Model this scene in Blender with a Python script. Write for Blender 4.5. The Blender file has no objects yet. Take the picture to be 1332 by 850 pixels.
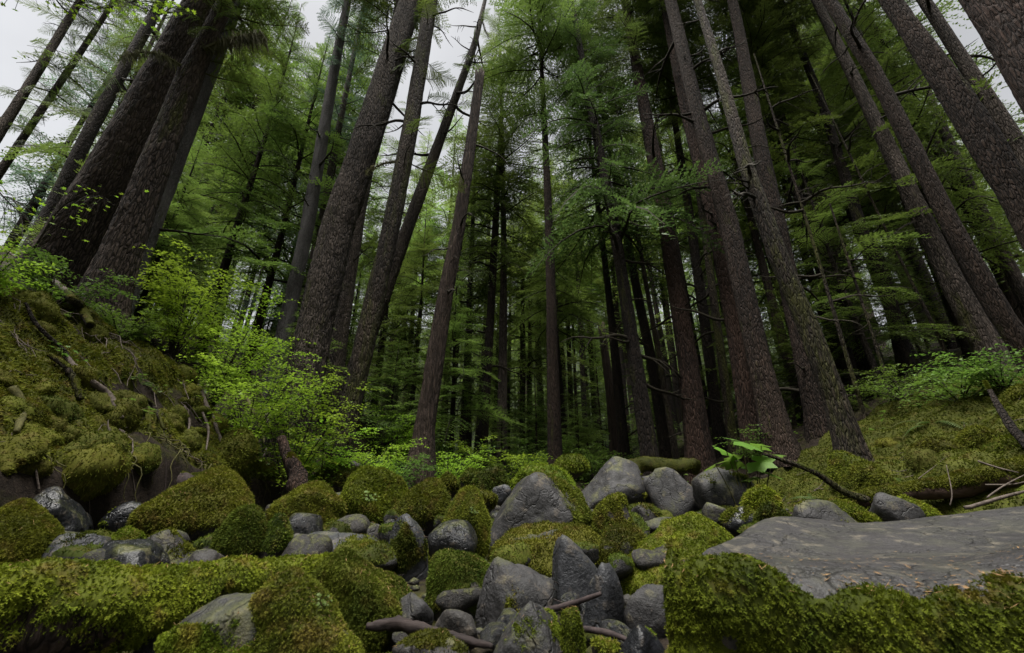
import bpy, bmesh, math, random
import numpy as np
from math import radians as R
from mathutils import Vector, Matrix, Quaternion

# ------------------------------------------------------------------ camera, sky, sun, exposure
SC = bpy.context.scene
COL = SC.collection
PITCH = R(22.0)
F = 520.0                      # focal length in photograph pixels (1332 wide)
CAM = np.array([0.0, 0.0, 1.0])
cd = bpy.data.cameras.new('camera'); cam = bpy.data.objects.new('camera', cd); COL.objects.link(cam)
cam.location = CAM; cam.rotation_euler = (R(90) + PITCH, 0, 0)
cd.sensor_width = 36; cd.lens = 36 * F / 1332; cd.clip_start = 0.05; cd.clip_end = 2000
cd.dof.use_dof = True; cd.dof.focus_distance = 6.0; cd.dof.aperture_fstop = 3.5
SC.camera = cam

SUN_EL, SUN_AZ = R(77), R(-150)         # almost overhead, over the open creek, through bright thin cloud
w = bpy.data.worlds.new('World'); SC.world = w; w.use_nodes = True
nt = w.node_tree; nt.nodes.clear()
out = nt.nodes.new('ShaderNodeOutputWorld'); bg = nt.nodes.new('ShaderNodeBackground')
sky = nt.nodes.new('ShaderNodeTexSky'); sky.sky_type = 'NISHITA'; sky.sun_disc = False
sky.sun_elevation = SUN_EL; sky.sun_rotation = SUN_AZ
sky.air_density = 1.0; sky.dust_density = 3.0; sky.ozone_density = 1.0
hs = nt.nodes.new('ShaderNodeHueSaturation'); hs.inputs['Saturation'].default_value = 0.12; hs.inputs['Value'].default_value = 1.0
tc = nt.nodes.new('ShaderNodeTexCoord'); no = nt.nodes.new('ShaderNodeTexNoise')
no.inputs['Scale'].default_value = 2.2; no.inputs['Detail'].default_value = 5
rp = nt.nodes.new('ShaderNodeMapRange'); rp.inputs['From Min'].default_value = .3; rp.inputs['From Max'].default_value = .7
rp.inputs['To Min'].default_value = .85; rp.inputs['To Max'].default_value = 1.15
mx = nt.nodes.new('ShaderNodeMix'); mx.data_type = 'RGBA'; mx.blend_type = 'MULTIPLY'; mx.inputs['Factor'].default_value = 1
L = nt.links.new
L(tc.outputs['Generated'], no.inputs['Vector']); L(no.outputs['Fac'], rp.inputs['Value'])
L(sky.outputs[0], hs.inputs['Color']); L(hs.outputs[0], mx.inputs[6]); L(rp.outputs[0], mx.inputs[7])
L(mx.outputs[2], bg.inputs['Color']); bg.inputs['Strength'].default_value = 0.05
L(bg.outputs[0], out.inputs['Surface'])
sd = bpy.data.lights.new('sun', 'SUN'); sd.energy = 4.0; sd.angle = R(45); sd.color = (1, .97, .92)
so = bpy.data.objects.new('sun', sd); COL.objects.link(so)
sdir = Vector((math.sin(SUN_AZ) * math.cos(SUN_EL), math.cos(SUN_AZ) * math.cos(SUN_EL), math.sin(SUN_EL)))
so.rotation_euler = sdir.to_track_quat('Z', 'Y').to_euler()
vs = SC.view_settings; SC.display_settings.display_device = 'sRGB'
vs.view_transform = 'Standard'; vs.look = 'None'; vs.exposure = 2.0; vs.gamma = 1; vs.use_curve_mapping = False
SC.render.engine = 'CYCLES'
SC.cycles.max_bounces = 8; SC.cycles.diffuse_bounces = 5; SC.cycles.transmission_bounces = 4; SC.cycles.transparent_max_bounces = 4
SC.cycles.use_denoising = True

# ------------------------------------------------------------------ numeric helpers
rng = np.random.default_rng(7)
FWD = np.array([0, math.cos(PITCH), math.sin(PITCH)]); UP = np.array([0, -math.sin(PITCH), math.cos(PITCH)]); RT = np.array([1., 0, 0])

def ray(px, py):
    return FWD + RT * ((px - 666) / F) + UP * ((425 - py) / F)
def at(px, py, Y):
    d = ray(px, py); return CAM + d * (Y / d[1])
def scale_at(p):                                   # metres per photograph pixel at point p
    return float(np.dot(np.asarray(p) - CAM, FWD)) / F
def smooth(x, a=0., b=1.):
    t = np.clip((x - a) / (b - a), 0, 1); return t * t * (3 - 2 * t)

def _hash(i, j, k, seed):
    h = (i.astype(np.uint32) * np.uint32(374761393) + j.astype(np.uint32) * np.uint32(668265263)
         + k.astype(np.uint32) * np.uint32(2147483647) + np.uint32(seed * 974711 % 4294967291))
    h = (h ^ (h >> np.uint32(13))) * np.uint32(1274126177)
    h = (h ^ (h >> np.uint32(16))) * np.uint32(2246822519)
    h = h ^ (h >> np.uint32(15))
    return (h & np.uint32(0xFFFFFF)).astype(np.float64) / float(0xFFFFFF)
def vnoise(P, seed=0):
    P = np.asarray(P, float); I = np.floor(P).astype(np.int64); f = P - I; f = f * f * (3 - 2 * f)
    r = 0
    for a in (0, 1):
        for b in (0, 1):
            for c in (0, 1):
                wgt = (f[:, 0] if a else 1 - f[:, 0]) * (f[:, 1] if b else 1 - f[:, 1]) * (f[:, 2] if c else 1 - f[:, 2])
                r = r + wgt * _hash(I[:, 0] + a, I[:, 1] + b, I[:, 2] + c, seed)
    return r * 2 - 1
def fbm(P, seed=0, oct=4, gain=.5):
    P = np.asarray(P, float); r = 0; a = 1.; s = 0
    for o in range(oct):
        r = r + a * vnoise(P * (2 ** o) + 17.3 * o, seed + o * 31); s += a; a *= gain
    return r / s
def unit(v):
    return v / (np.linalg.norm(v, axis=-1, keepdims=True) + 1e-12)

def mesh_np(name, V, faces, mats=(), midx=None, smooth_=True):
    """faces: list of (n,3)/(n,4) int arrays; midx: material index per array."""
    me = bpy.data.meshes.new(name)
    V = np.ascontiguousarray(V, dtype=np.float32)
    faces = [f for f in faces if len(f)]
    nl = sum(f.size for f in faces); nf = sum(len(f) for f in faces)
    me.vertices.add(len(V)); me.vertices.foreach_set('co', V.ravel())
    me.loops.add(nl); me.polygons.add(nf)
    me.loops.foreach_set('vertex_index', np.concatenate([f.ravel() for f in faces]).astype(np.int32))
    st = []; o = 0
    for f in faces:
        st.append(o + np.arange(len(f)) * f.shape[1]); o += f.size
    me.polygons.foreach_set('loop_start', np.concatenate(st).astype(np.int32))
    if midx is not None:
        me.polygons.foreach_set('material_index', np.concatenate([np.full(len(f), m) for f, m in zip(faces, midx)]).astype(np.int32))
    for m in mats: me.materials.append(m)
    me.polygons.foreach_set('use_smooth', np.full(nf, smooth_))
    me.update(calc_edges=True)
    return me

def link(name, me, parent=None, loc=None, **props):
    o = bpy.data.objects.new(name, me); COL.objects.link(o)
    if parent is not None: o.parent = parent
    if loc is not None: o.location = loc
    for k, v in props.items(): o[k] = v
    return o
def tag(o, label, cat, group=None):
    o['label'] = label; o['category'] = cat
    if group: o['group'] = group
    return o
def empty(name, loc, label, cat, group=None):
    o = bpy.data.objects.new(name, None); COL.objects.link(o); o.location = loc
    return tag(o, label, cat, group)

def tri_normals(V, T):
    n = np.cross(V[T[:, 1]] - V[T[:, 0]], V[T[:, 2]] - V[T[:, 0]])
    return n
def vert_normals(V, T):
    n = tri_normals(V, T); N = np.zeros_like(V)
    for k in range(3): np.add.at(N, T[:, k], n)
    return unit(N)

_ico = {}
def ico(sub):
    if sub not in _ico:
        bm = bmesh.new(); bmesh.ops.create_icosphere(bm, subdivisions=sub, radius=1)
        bm.verts.ensure_lookup_table()
        V = np.array([v.co[:] for v in bm.verts]); T = np.array([[v.index for v in f.verts] for f in bm.faces]); bm.free()
        _ico[sub] = (unit(V), T)
    return _ico[sub]

def tube(P, rad, seg=8, rough=0., seed=0, cap=True):
    """Tapered tube along polyline P; returns V, quads."""
    P = np.asarray(P, float); n = len(P); rad = np.broadcast_to(np.asarray(rad, float), (n,))
    t = unit(np.gradient(P, axis=0)); a = np.array([1., 0, 0]) if abs(t[0, 0]) < .8 else np.array([0, 1., 0])
    V = []
    u = unit(np.cross(t[0], a))
    ang = np.arange(seg) / seg * 2 * np.pi
    for i in range(n):
        u = unit(u - t[i] * np.dot(u, t[i])); v = np.cross(t[i], u)
        V.append(P[i] + rad[i] * (np.cos(ang)[:, None] * u + np.sin(ang)[:, None] * v))
    V = np.array(V).reshape(-1, 3)
    if rough:
        c = np.repeat(P, seg, 0); d = V - c
        V = c + d * (1 + rough * fbm(V / max(rad.max(), 1e-3) * .9, seed, 3))[:, None]
    i = np.arange(n - 1)[:, None] * seg; j = np.arange(seg)[None]; k = (j + 1) % seg
    Q = np.stack([i + j, i + k, i + seg + k, i + seg + j], -1).reshape(-1, 4)
    if cap:
        V = np.vstack([V, P[:1], P[-1:]]); c0, c1 = len(V) - 2, len(V) - 1
        j = np.arange(seg); k = (j + 1) % seg; b = (n - 1) * seg
        T = np.vstack([np.stack([np.full(seg, c0), k, j], 1), np.stack([np.full(seg, c1), b + j, b + k], 1)])
        return V, Q, T
    return V, Q, np.zeros((0, 3), int)
def q2t(Q):
    return np.vstack([Q[:, [0, 1, 2]], Q[:, [0, 2, 3]]]) if len(Q) else np.zeros((0, 3), int)
def resample(P, n):
    P = np.asarray(P, float)
    if len(P) > 2:                                     # Catmull-Rom
        Q = np.vstack([2 * P[0] - P[1], P, 2 * P[-1] - P[-2]]); m = len(P) - 1
        s = np.linspace(0, m - 1e-6, n); k = s.astype(int); t = (s - k)[:, None]
        a, b, c, d = Q[k], Q[k + 1], Q[k + 2], Q[k + 3]
        return .5 * ((2 * b) + (c - a) * t + (2 * a - 5 * b + 4 * c - d) * t ** 2 + (3 * b - a - 3 * c + d) * t ** 3)
    s = np.linspace(0, 1, n)[:, None]; return P[0] * (1 - s) + P[-1] * s

# ------------------------------------------------------------------ materials
class NT:
    def __init__(s, name):
        s.m = bpy.data.materials.new(name); s.m.use_nodes = True; s.t = s.m.node_tree; s.t.nodes.clear()
        s.out = s.n('OutputMaterial')
    def n(s, typ, **kw):
        x = s.t.nodes.new('ShaderNode' + typ)
        for k, v in kw.items(): setattr(x, k, v)
        return x
    def l(s, a, b): s.t.links.new(a, b)
    def noise(s, vec, scale, detail=4, rough=.55, dist=0.):
        x = s.n('TexNoise'); x.inputs['Scale'].default_value = scale; x.inputs['Detail'].default_value = detail
        x.inputs['Roughness'].default_value = rough; x.inputs['Distortion'].default_value = dist
        if vec is not None: s.l(vec, x.inputs['Vector'])
        return x.outputs['Fac']
    def rng(s, v, a, b, c=0., d=1.):
        x = s.n('MapRange'); s.l(v, x.inputs['Value'])
        for k, q in zip(('From Min', 'From Max', 'To Min', 'To Max'), (a, b, c, d)): x.inputs[k].default_value = q
        return x.outputs[0]
    def mix(s, f, a, b, blend='MIX'):
        x = s.n('Mix', data_type='RGBA', blend_type=blend)
        for sock, v in ((x.inputs['Factor'], f), (x.inputs[6], a), (x.inputs[7], b)):
            if isinstance(v, (int, float)): sock.default_value = v
            elif isinstance(v, tuple): sock.default_value = v if len(v) == 4 else (*v, 1)
            else: s.l(v, sock)
        return x.outputs[2]
    def math(s, op, a, b=None):
        x = s.n('Math', operation=op)
        for sock, v in zip(x.inputs, (a, b)):
            if v is None: continue
            if isinstance(v, (int, float)): sock.default_value = v
            else: s.l(v, sock)
        return x.outputs[0]
    def bump(s, h, strength, dist, normal=None):
        x = s.n('Bump'); x.inputs['Strength'].default_value = strength; x.inputs['Distance'].default_value = dist
        s.l(h, x.inputs['Height'])
        if normal is not None: s.l(normal, x.inputs['Normal'])
        return x.outputs[0]
    def vec(s, scale=(1, 1, 1), coord='Object'):
        tc = s.n('TexCoord'); mp = s.n('Mapping'); mp.inputs['Scale'].default_value = scale
        oi = s.n('ObjectInfo'); cb = s.n('CombineXYZ')
        k = s.math('MULTIPLY', oi.outputs['Random'], 37.)
        for i in range(3): s.l(k, cb.inputs[i])
        s.l(cb.outputs[0], mp.inputs['Location']); s.l(tc.outputs[coord], mp.inputs['Vector'])
        return mp.outputs[0]
    def bsdf(s, col, rough=.8, normal=None, spec=.3):
        b = s.n('BsdfPrincipled'); b.inputs['Specular IOR Level'].default_value = spec
        for sock, v in ((b.inputs['Base Color'], col), (b.inputs['Roughness'], rough)):
            if isinstance(v, (int, float)): sock.default_value = v
            elif isinstance(v, tuple): sock.default_value = (*v, 1)
            else: s.l(v, sock)
        if normal is not None: s.l(normal, b.inputs['Normal'])
        return b.outputs[0]
    def done(s, sh):
        s.l(sh, s.out.inputs['Surface']); return s.m

def mat_rock(name, dark, light, film=.5, rough=.72):
    s = NT(name); v = s.vec()
    n1 = s.noise(v, 2.2, 6, .6, .4); n2 = s.noise(v, 38, 4, .7); n3 = s.noise(v, 9, 5, .65)
    c = s.mix(s.rng(n1, .32, .68), dark, light)
    c = s.mix(s.math('MULTIPLY', s.rng(n2, .52, .72), .35), c, tuple(min(1, x * 1.9) for x in light))
    c = s.mix(s.math('MULTIPLY', s.rng(n2, .48, .3), .5), c, tuple(x * .45 for x in dark))
    c = s.mix(s.math('MULTIPLY', s.rng(n3, .56, .66), .30), c, (.19, .155, .12))
    g = s.n('NewGeometry'); sp = s.n('SeparateXYZ'); s.l(g.outputs['Normal'], sp.inputs[0])
    f = s.math('ADD', s.math('MULTIPLY', sp.outputs[2], .16), s.noise(v, 4.5, 6, .7))
    f = s.math('MULTIPLY', s.rng(f, .60, .74), film)
    c = s.mix(f, c, s.mix(s.rng(n2, .35, .65), (.035, .045, .008), (.11, .115, .018)))
    vo = s.n('TexVoronoi', feature='DISTANCE_TO_EDGE'); vo.inputs['Scale'].default_value = 1.7
    mpx = s.n('VectorMath', operation='ADD'); s.l(v, mpx.inputs[0])
    nz = s.n('TexNoise'); nz.inputs['Scale'].default_value = 2.5; nz.inputs['Detail'].default_value = 5; s.l(v, nz.inputs['Vector']); s.l(nz.outputs['Color'], mpx.inputs[1])
    s.l(mpx.outputs[0], vo.inputs['Vector'])
    crack = s.rng(vo.outputs['Distance'], 0, .022)
    c = s.mix(s.math('MULTIPLY', s.math('SUBTRACT', 1., crack), .55), c, tuple(x * .3 for x in dark))
    h = s.math('ADD', s.math('MULTIPLY', n2, .5), s.math('ADD', n3, s.math('MULTIPLY', crack, .4)))
    return s.done(s.bsdf(c, s.rng(n3, .3, .7, rough - .14, rough + .12), s.bump(h, .8, .02), .4))

def mat_moss(name, a, b, c, tr=.25):
    s = NT(name); v = s.vec(); g = s.n('NewGeometry')
    n1 = s.noise(v, 5, 5, .6); ri = g.outputs['Random Per Island']
    col = s.mix(s.rng(n1, .35, .65), a, b); col = s.mix(s.rng(s.noise(v, 7, 5, .65), .53, .66), col, c)
    col = s.mix(s.math('MULTIPLY', s.math('MULTIPLY', ri, ri), .7), col, s.mix(.5, col, (.15, .145, .018)))
    oi = s.n('ObjectInfo'); h = s.n('HueSaturation'); s.l(s.rng(oi.outputs['Random'], 0, 1, .488, .515), h.inputs['Hue'])
    s.l(s.rng(s.math('FRACT', s.math('MULTIPLY', oi.outputs['Random'], 7.3)), 0, 1, .70, 1.25), h.inputs['Value']); s.l(col, h.inputs['Color']); col = h.outputs[0]
    d = s.bsdf(col, .85, None, .15); t = s.n('BsdfTranslucent'); s.l(col, t.inputs['Color'])
    x = s.n('MixShader'); x.inputs[0].default_value = tr; s.l(d, x.inputs[1]); s.l(t.outputs[0], x.inputs[2])
    return s.done(x.outputs[0])

def mat_leaf(name, a, b, tr=.45, var=.35, rough=.55):
    s = NT(name); g = s.n('NewGeometry'); oi = s.n('ObjectInfo')
    n1 = s.noise(g.outputs['Position'], .55, 3, .6)
    col = s.mix(s.rng(n1, .36, .64), a, b)
    col = s.mix(s.math('MULTIPLY', g.outputs['Random Per Island'], var), col, tuple(min(1, x * 1.7) for x in b))
    h = s.n('HueSaturation'); s.l(s.rng(oi.outputs['Random'], 0, 1, .484, .512), h.inputs['Hue'])
    s.l(s.rng(oi.outputs['Random'], 0, 1, .75, 1.25), h.inputs['Value']); s.l(col, h.inputs['Color'])
    d = s.bsdf(h.outputs[0], rough, None, .3); t = s.n('BsdfTranslucent'); s.l(h.outputs[0], t.inputs['Color'])
    x = s.n('MixShader'); x.inputs[0].default_value = tr; s.l(d, x.inputs[1]); s.l(t.outputs[0], x.inputs[2])
    return s.done(x.outputs[0])

def mat_bark(name, dark, light, moss=.0, zs=.2, sc=9., ridged=True):
    s = NT(name); v = s.vec((1, 1, zs))
    wn = s.n('TexNoise'); wn.inputs['Scale'].default_value = sc * 1.2; wn.inputs['Detail'].default_value = 3; s.l(v, wn.inputs['Vector'])
    vm = s.n('VectorMath', operation='MULTIPLY_ADD'); s.l(wn.outputs['Color'], vm.inputs[0]); vm.inputs[1].default_value = (.05, .05, .05); s.l(v, vm.inputs[2])
    vo = s.n('TexVoronoi', feature='DISTANCE_TO_EDGE'); vo.inputs['Scale'].default_value = sc * 2.7; s.l(vm.outputs[0], vo.inputs['Vector'])
    vf = s.n('TexVoronoi', feature='F1'); vf.inputs['Scale'].default_value = sc * 2.7; s.l(vm.outputs[0], vf.inputs['Vector'])
    e = s.rng(vo.outputs['Distance'], .0, .22)          # long scaly plates parted by furrows
    sv = s.n('SeparateColor'); s.l(vf.outputs['Color'], sv.inputs[0])
    n2 = s.noise(v, sc * 3.4, 7, .75); n1 = s.noise(v, 1.4, 5, .6); v3 = s.n('VectorMath', operation='MULTIPLY'); s.l(v, v3.inputs[0]); v3.inputs[1].default_value = (1, 1, .3); n4 = s.noise(v3.outputs[0], sc * 1.1, 5, .65)
    k = (.60, .65) if ridged else (.22, .5)
    hgt = s.math('ADD', s.math('MULTIPLY', e, k[0]), s.math('ADD', s.math('MULTIPLY', n2, k[1]), s.math('MULTIPLY', sv.outputs[0], .18 if ridged else .06)))
    c = s.mix(s.rng(hgt, .38 if ridged else .25, 1.15 if ridged else .75), dark, light)
    c = s.mix(s.rng(n4, .35, .68, .55, 0), c, tuple(x * 1.1 for x in dark))
    c = s.mix(s.math('MULTIPLY', s.rng(n1, .45, .7), .45), c, tuple(x * 1.5 for x in light))
    c = s.mix(s.math('MULTIPLY', s.rng(n2, .58, .74), .16), c, (.15, .135, .11))
    if moss:
        f = s.math('MULTIPLY', s.rng(s.noise(v, 2.6, 6, .72), .62 - .25 * moss, .72 - .2 * moss), .85)
        c = s.mix(f, c, s.mix(s.rng(n2, .35, .65), (.022, .026, .006), (.075, .076, .014)))
    return s.done(s.bsdf(c, .9, s.bump(hgt, 1.0, .06), .2))

def mat_soil(name):
    s = NT(name); v = s.vec()
    n1 = s.noise(v, 1.1, 6, .65); n2 = s.noise(v, 16, 6, .7); n3 = s.noise(v, 55, 3, .7)
    c = s.mix(s.rng(n2, .3, .7), (.006, .0045, .0035), (.028, .020, .0145))  # soil colour darkened so the bank foot reads as a shaded undercut
    c = s.mix(s.rng(n3, .58, .75), c, (.06, .045, .032))
    g = s.n('NewGeometry'); sp = s.n('SeparateXYZ'); s.l(g.outputs['Normal'], sp.inputs[0])
    f = s.math('ADD', n1, s.math('MULTIPLY', sp.outputs[2], .08))
    c = s.mix(s.rng(f, .54, .66, 0, .8), c, s.mix(s.rng(n2, .35, .65), (.012, .016, .003), (.045, .045, .008)))
    ps = s.n('SeparateXYZ'); s.l(g.outputs['Position'], ps.inputs[0])
    c = s.mix(s.rng(ps.outputs[1], 16, 34, 0, .92), c, s.mix(s.rng(n1, .3, .7), (.004, .007, .002), (.012, .020, .005)))
    return s.done(s.bsdf(c, .95, s.bump(s.math('ADD', n2, s.math('MULTIPLY', n3, .5)), .8, .03), .15))

def mat_plain(name, a, b, sc=20, rough=.85, zs=1., xs=1.):
    s = NT(name); v = s.vec((xs, 1, zs)); n = s.noise(v, sc, 5, .65)
    return s.done(s.bsdf(s.mix(s.rng(n, .3, .7), a, b), rough, s.bump(n, .6, .01), .2))

ROCK = {'grey': mat_rock('grey_rock', (.0075, .0072, .0072), (.021, .0196, .0199), .4),
        'slate': mat_rock('blue_grey_rock', (.011, .0117, .0136), (.026, .0268, .0307), .2, .60),
        'dark': mat_rock('dark_wet_rock', (.004, .0043, .0052), (.012, .0125, .015), .45, .36),
        'brown': mat_rock('brown_grey_rock', (.009, .0078, .0068), (.021, .0182, .016), .6),
        'slab': mat_rock('smooth_slab_rock', (.015, .0138, .0141), (.027, .0249, .0256), .10, .62)}
MOSS = {'olive': mat_moss('olive_moss', (.042, .058, .005), (.118, .132, .011), (.115, .092, .018)),
        'lime': mat_moss('lime_moss', (.056, .088, .005), (.150, .190, .012), (.14, .12, .017)),
        'deep': mat_moss('deep_green_moss', (.024, .044, .004), (.078, .106, .010), (.085, .074, .013)),
        'rust': mat_moss('rusty_moss', (.034, .030, .006), (.09, .072, .015), (.09, .058, .02))}
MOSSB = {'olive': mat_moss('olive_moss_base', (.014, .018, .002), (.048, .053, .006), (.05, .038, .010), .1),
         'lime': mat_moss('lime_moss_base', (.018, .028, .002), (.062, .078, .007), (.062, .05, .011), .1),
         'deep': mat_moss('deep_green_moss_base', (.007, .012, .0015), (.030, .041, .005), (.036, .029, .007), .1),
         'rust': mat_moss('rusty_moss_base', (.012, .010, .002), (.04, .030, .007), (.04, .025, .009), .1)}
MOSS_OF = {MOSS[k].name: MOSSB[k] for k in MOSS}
BARK = {'warm': mat_bark('warm_brown_bark', (.0095, .007, .0055), (.100, .074, .059), .12, .18, 7.5),
        'brown': mat_bark('brown_bark', (.006, .0042, .0032), (.056, .037, .027), .10),
        'red': mat_bark('reddish_bark', (.0075, .0046, .0034), (.060, .035, .025), .0, .18, 7.5),
        'grey': mat_bark('grey_bark', (.010, .008, .0065), (.105, .083, .068), .12, .2, 8),
        'pale': mat_bark('pale_grey_bark', (.04, .037, .036), (.16, .15, .147), .05, .3, 10, False),
        'mossy': mat_bark('mossy_bark', (.0075, .0058, .0044), (.058, .043, .031), .55),
        'dark': mat_bark('dark_bark', (.0048, .0036, .0029), (.036, .026, .020), .25),
        'dead': mat_bark('weathered_dead_wood', (.015, .011, .009), (.11, .078, .062), .05, .05, 11)}
TWIG = mat_plain('dead_twig_bark', (.009, .007, .005), (.032, .027, .016), 30)
TWIGM = mat_plain('mossy_twig_bark', (.03, .03, .010), (.10, .092, .03), 25)
DRIFT = mat_plain('driftwood', (.014, .010, .010), (.055, .040, .038), 22, .8, .3)
DRIFTX = mat_plain('grained_driftwood', (.008, .006, .006), (.045, .033, .030), 26, .8, 1., .12)
LOGX = mat_plain('grained_log', (.018, .010, .008), (.085, .055, .042), 20, .85, 1., .15)
STICK = mat_plain('grey_stick', (.035, .027, .022), (.13, .105, .088), 30, .85)
NEED = {'mid': mat_leaf('hemlock_needles', (.048, .080, .016), (.10, .148, .026)),
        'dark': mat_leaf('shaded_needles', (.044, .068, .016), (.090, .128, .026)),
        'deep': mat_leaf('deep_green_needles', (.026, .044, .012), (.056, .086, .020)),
        'bright': mat_leaf('lit_needles', (.070, .12, .022), (.13, .19, .036), .5),  # paler green painted in for boughs that catch the light
        'blue': mat_leaf('haze_tinted_needles', (.045, .080, .048), (.085, .13, .080))}  # bluish haze put into the needle colour
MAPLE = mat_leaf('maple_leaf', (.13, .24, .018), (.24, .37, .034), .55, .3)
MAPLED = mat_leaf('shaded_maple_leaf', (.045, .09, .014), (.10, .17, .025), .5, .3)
FERN = mat_leaf('fern_leaf', (.03, .062, .014), (.07, .12, .025), .4, .2)
CLUB = mat_leaf('broad_leaf', (.075, .15, .018), (.11, .20, .03), .5, .0)
SOIL = mat_soil('forest_soil')
LITTER = mat_plain('fallen_needle', (.10, .052, .022), (.26, .165, .075), 15)
LICHEN = mat_leaf('hanging_lichen', (.05, .055, .022), (.11, .11, .05), .3, .2, .9)

# ------------------------------------------------------------------ ground
BEDY = np.array([-8, 1.2, 3, 4.5, 7.5, 11, 14, 20, 30, 60, 150, 400.]); BEDZ = np.array([-.80, -.80, -.70, -.60, -.42, -.08, .18, .95, 1.9, 5.5, 45, 150.]) + CAM[2]
def foot_l(y): return np.interp(y, [0, 3, 8, 9, 11, 14, 20, 40], [-3.6, -3.9, -4.5, -4.35, -3.7, -3.2, -4, -6])
def foot_r(y): return np.interp(y, [0, 3, 7, 9, 14, 25, 60], [4.2, 4.5, 4.8, 5.0, 5.2, 6, 9])
def terrain(x, y):
    x = np.asarray(x, float); y = np.asarray(y, float)
    z = np.interp(y, BEDY, BEDZ)
    d = np.maximum(foot_l(y) - x, 0); nose = 1 - .55 * smooth(y, 7.0, 9.2)
    z = z + nose * 2.25 * (.30 * smooth(d, .0, .28) + .70 * smooth(d, .05, 1.9)) + .48 * np.clip(d - 1.5, 0, 16)
    d = np.maximum(x - foot_r(y), 0)
    z = z + .50 * np.minimum(d, 3) + .32 * np.clip(d - 3, 0, 22)
    P = np.stack([x, y, np.zeros_like(x)], -1).reshape(-1, 3)
    sh = x.shape
    bank = smooth(np.maximum(foot_l(y) - x, x - foot_r(y)), -.2, .8)
    n = fbm(P * .9, 3, 3).reshape(sh) * .20 + fbm(P * 2.6, 9, 3).reshape(sh) * .14 + (.4 - np.abs(fbm(P * 4.5, 11, 3)).reshape(sh)) * .09
    far = np.clip(np.hypot(x, y) / 30, 0, 1)
    return z + n * (.45 + .9 * bank) + fbm(P * .12, 5, 3).reshape(sh) * .8 * far
def ground_at(px, py, y0=1.0, y1=80.):
    """First hit of the pixel's ray on the ground."""
    d = ray(px, py); ts = np.geomspace(y0, y1, 500) / d[1]
    Pt = CAM + ts[:, None] * d; g = terrain(Pt[:, 0], Pt[:, 1])
    k = np.nonzero(Pt[:, 2] <= g)[0]
    p = Pt[k[0]] if len(k) else at(px, py, 12.)
    p = p.copy(); p[2] = terrain(p[0:1], p[1:2])[0]; return p
def tz(x, y): return float(terrain(np.array([x]), np.array([y]))[0])

def axis(parts):
    o = []
    for a, b, s in parts: o.append(np.arange(a, b - 1e-6, s))
    return np.concatenate(o + [[parts[-1][1]]])
gx = axis([(-300, -60, 20), (-60, -20, 2.), (-20, -9, .4), (-9, -2.6, .05), (-2.6, 4, .12), (4, 9.5, .055), (9.5, 20, .4), (20, 60, 2.), (60, 300, 20)])
gy = axis([(-40, 0, 4), (0, 2, .25), (2, 9.5, .05), (9.5, 16, .12), (16, 30, .5), (30, 80, 2.5), (80, 400, 20)])
X, Y_ = np.meshgrid(gx, gy)
Z = terrain(X, Y_)
V = np.stack([X, Y_, Z], -1).reshape(-1, 3); nx, ny = len(gx), len(gy)
i = np.arange(ny - 1)[:, None] * nx; j = np.arange(nx - 1)[None]
Q = np.stack([i + j, i + j + 1, i + nx + j + 1, i + nx + j], -1).reshape(-1, 4)
link('ground', mesh_np('ground', V, [Q], [SOIL]), kind='structure')

# ------------------------------------------------------------------ moss
def blades(V, T, wgt, n, length, width, seed, droop=.35, fr=1, spread=.75):
    """Loose little fronds scattered over triangles T; returns V, tris."""
    r = np.random.default_rng(seed)
    nn = tri_normals(V, T); area = np.linalg.norm(nn, axis=1) * np.maximum(wgt, 0)
    if area.sum() <= 0 or n < 1: return np.zeros((0, 3)), np.zeros((0, 3), int)
    f = r.choice(len(T), n, p=area / area.sum())
    a, b = r.random(n), r.random(n); m = a + b > 1; a[m], b[m] = 1 - a[m], 1 - b[m]
    P = V[T[f, 0]] + a[:, None] * (V[T[f, 1]] - V[T[f, 0]]) + b[:, None] * (V[T[f, 2]] - V[T[f, 0]])
    N = unit(nn[f]); D = unit(N * .75 + r.normal(0, spread * .6, (n, 3)) + np.array([0, 0, -droop]) * (1 - .6 * np.clip(N[:, 2:3], 0, 1)))
    S = unit(np.cross(D, r.normal(0, 1, (n, 3)))); ln = length * (.55 + .9 * r.random((n, 1))) * (1 + .35 * vnoise(P / (length * 7), seed))[:, None]; wd = width * (.7 + .6 * r.random((n, 1)))
    P = P - N * length * .15
    Vs, k = [], 0
    if fr == 1:
        Vs = np.stack([P - S * wd, P + S * wd, P + D * ln], 1)
    else:                                              # a pinnate frond: stem plus side leaflets
        U = np.cross(D, S); o = []
        for q in range(fr):
            t0 = .15 + .7 * q / fr; c = P + D * ln * t0 + np.array([0, 0, -.25]) * ln * t0 ** 2
            sg = (-1) ** q
            tip = c + (D * .5 + S * sg * .75 + U * r.normal(0, .2, (n, 1))) * ln * (.55 - .3 * q / fr)
            o.append(np.stack([c - D * wd * .6, c + D * wd * .9, tip], 1))
        o.append(np.stack([P - S * wd * .4, P + S * wd * .4, P + D * ln + np.array([0, 0, -.25]) * ln], 1))
        Vs = np.concatenate(o, 0)
    Vs = Vs.reshape(-1, 3)
    return Vs, np.arange(len(Vs)).reshape(-1, 3)

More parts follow.
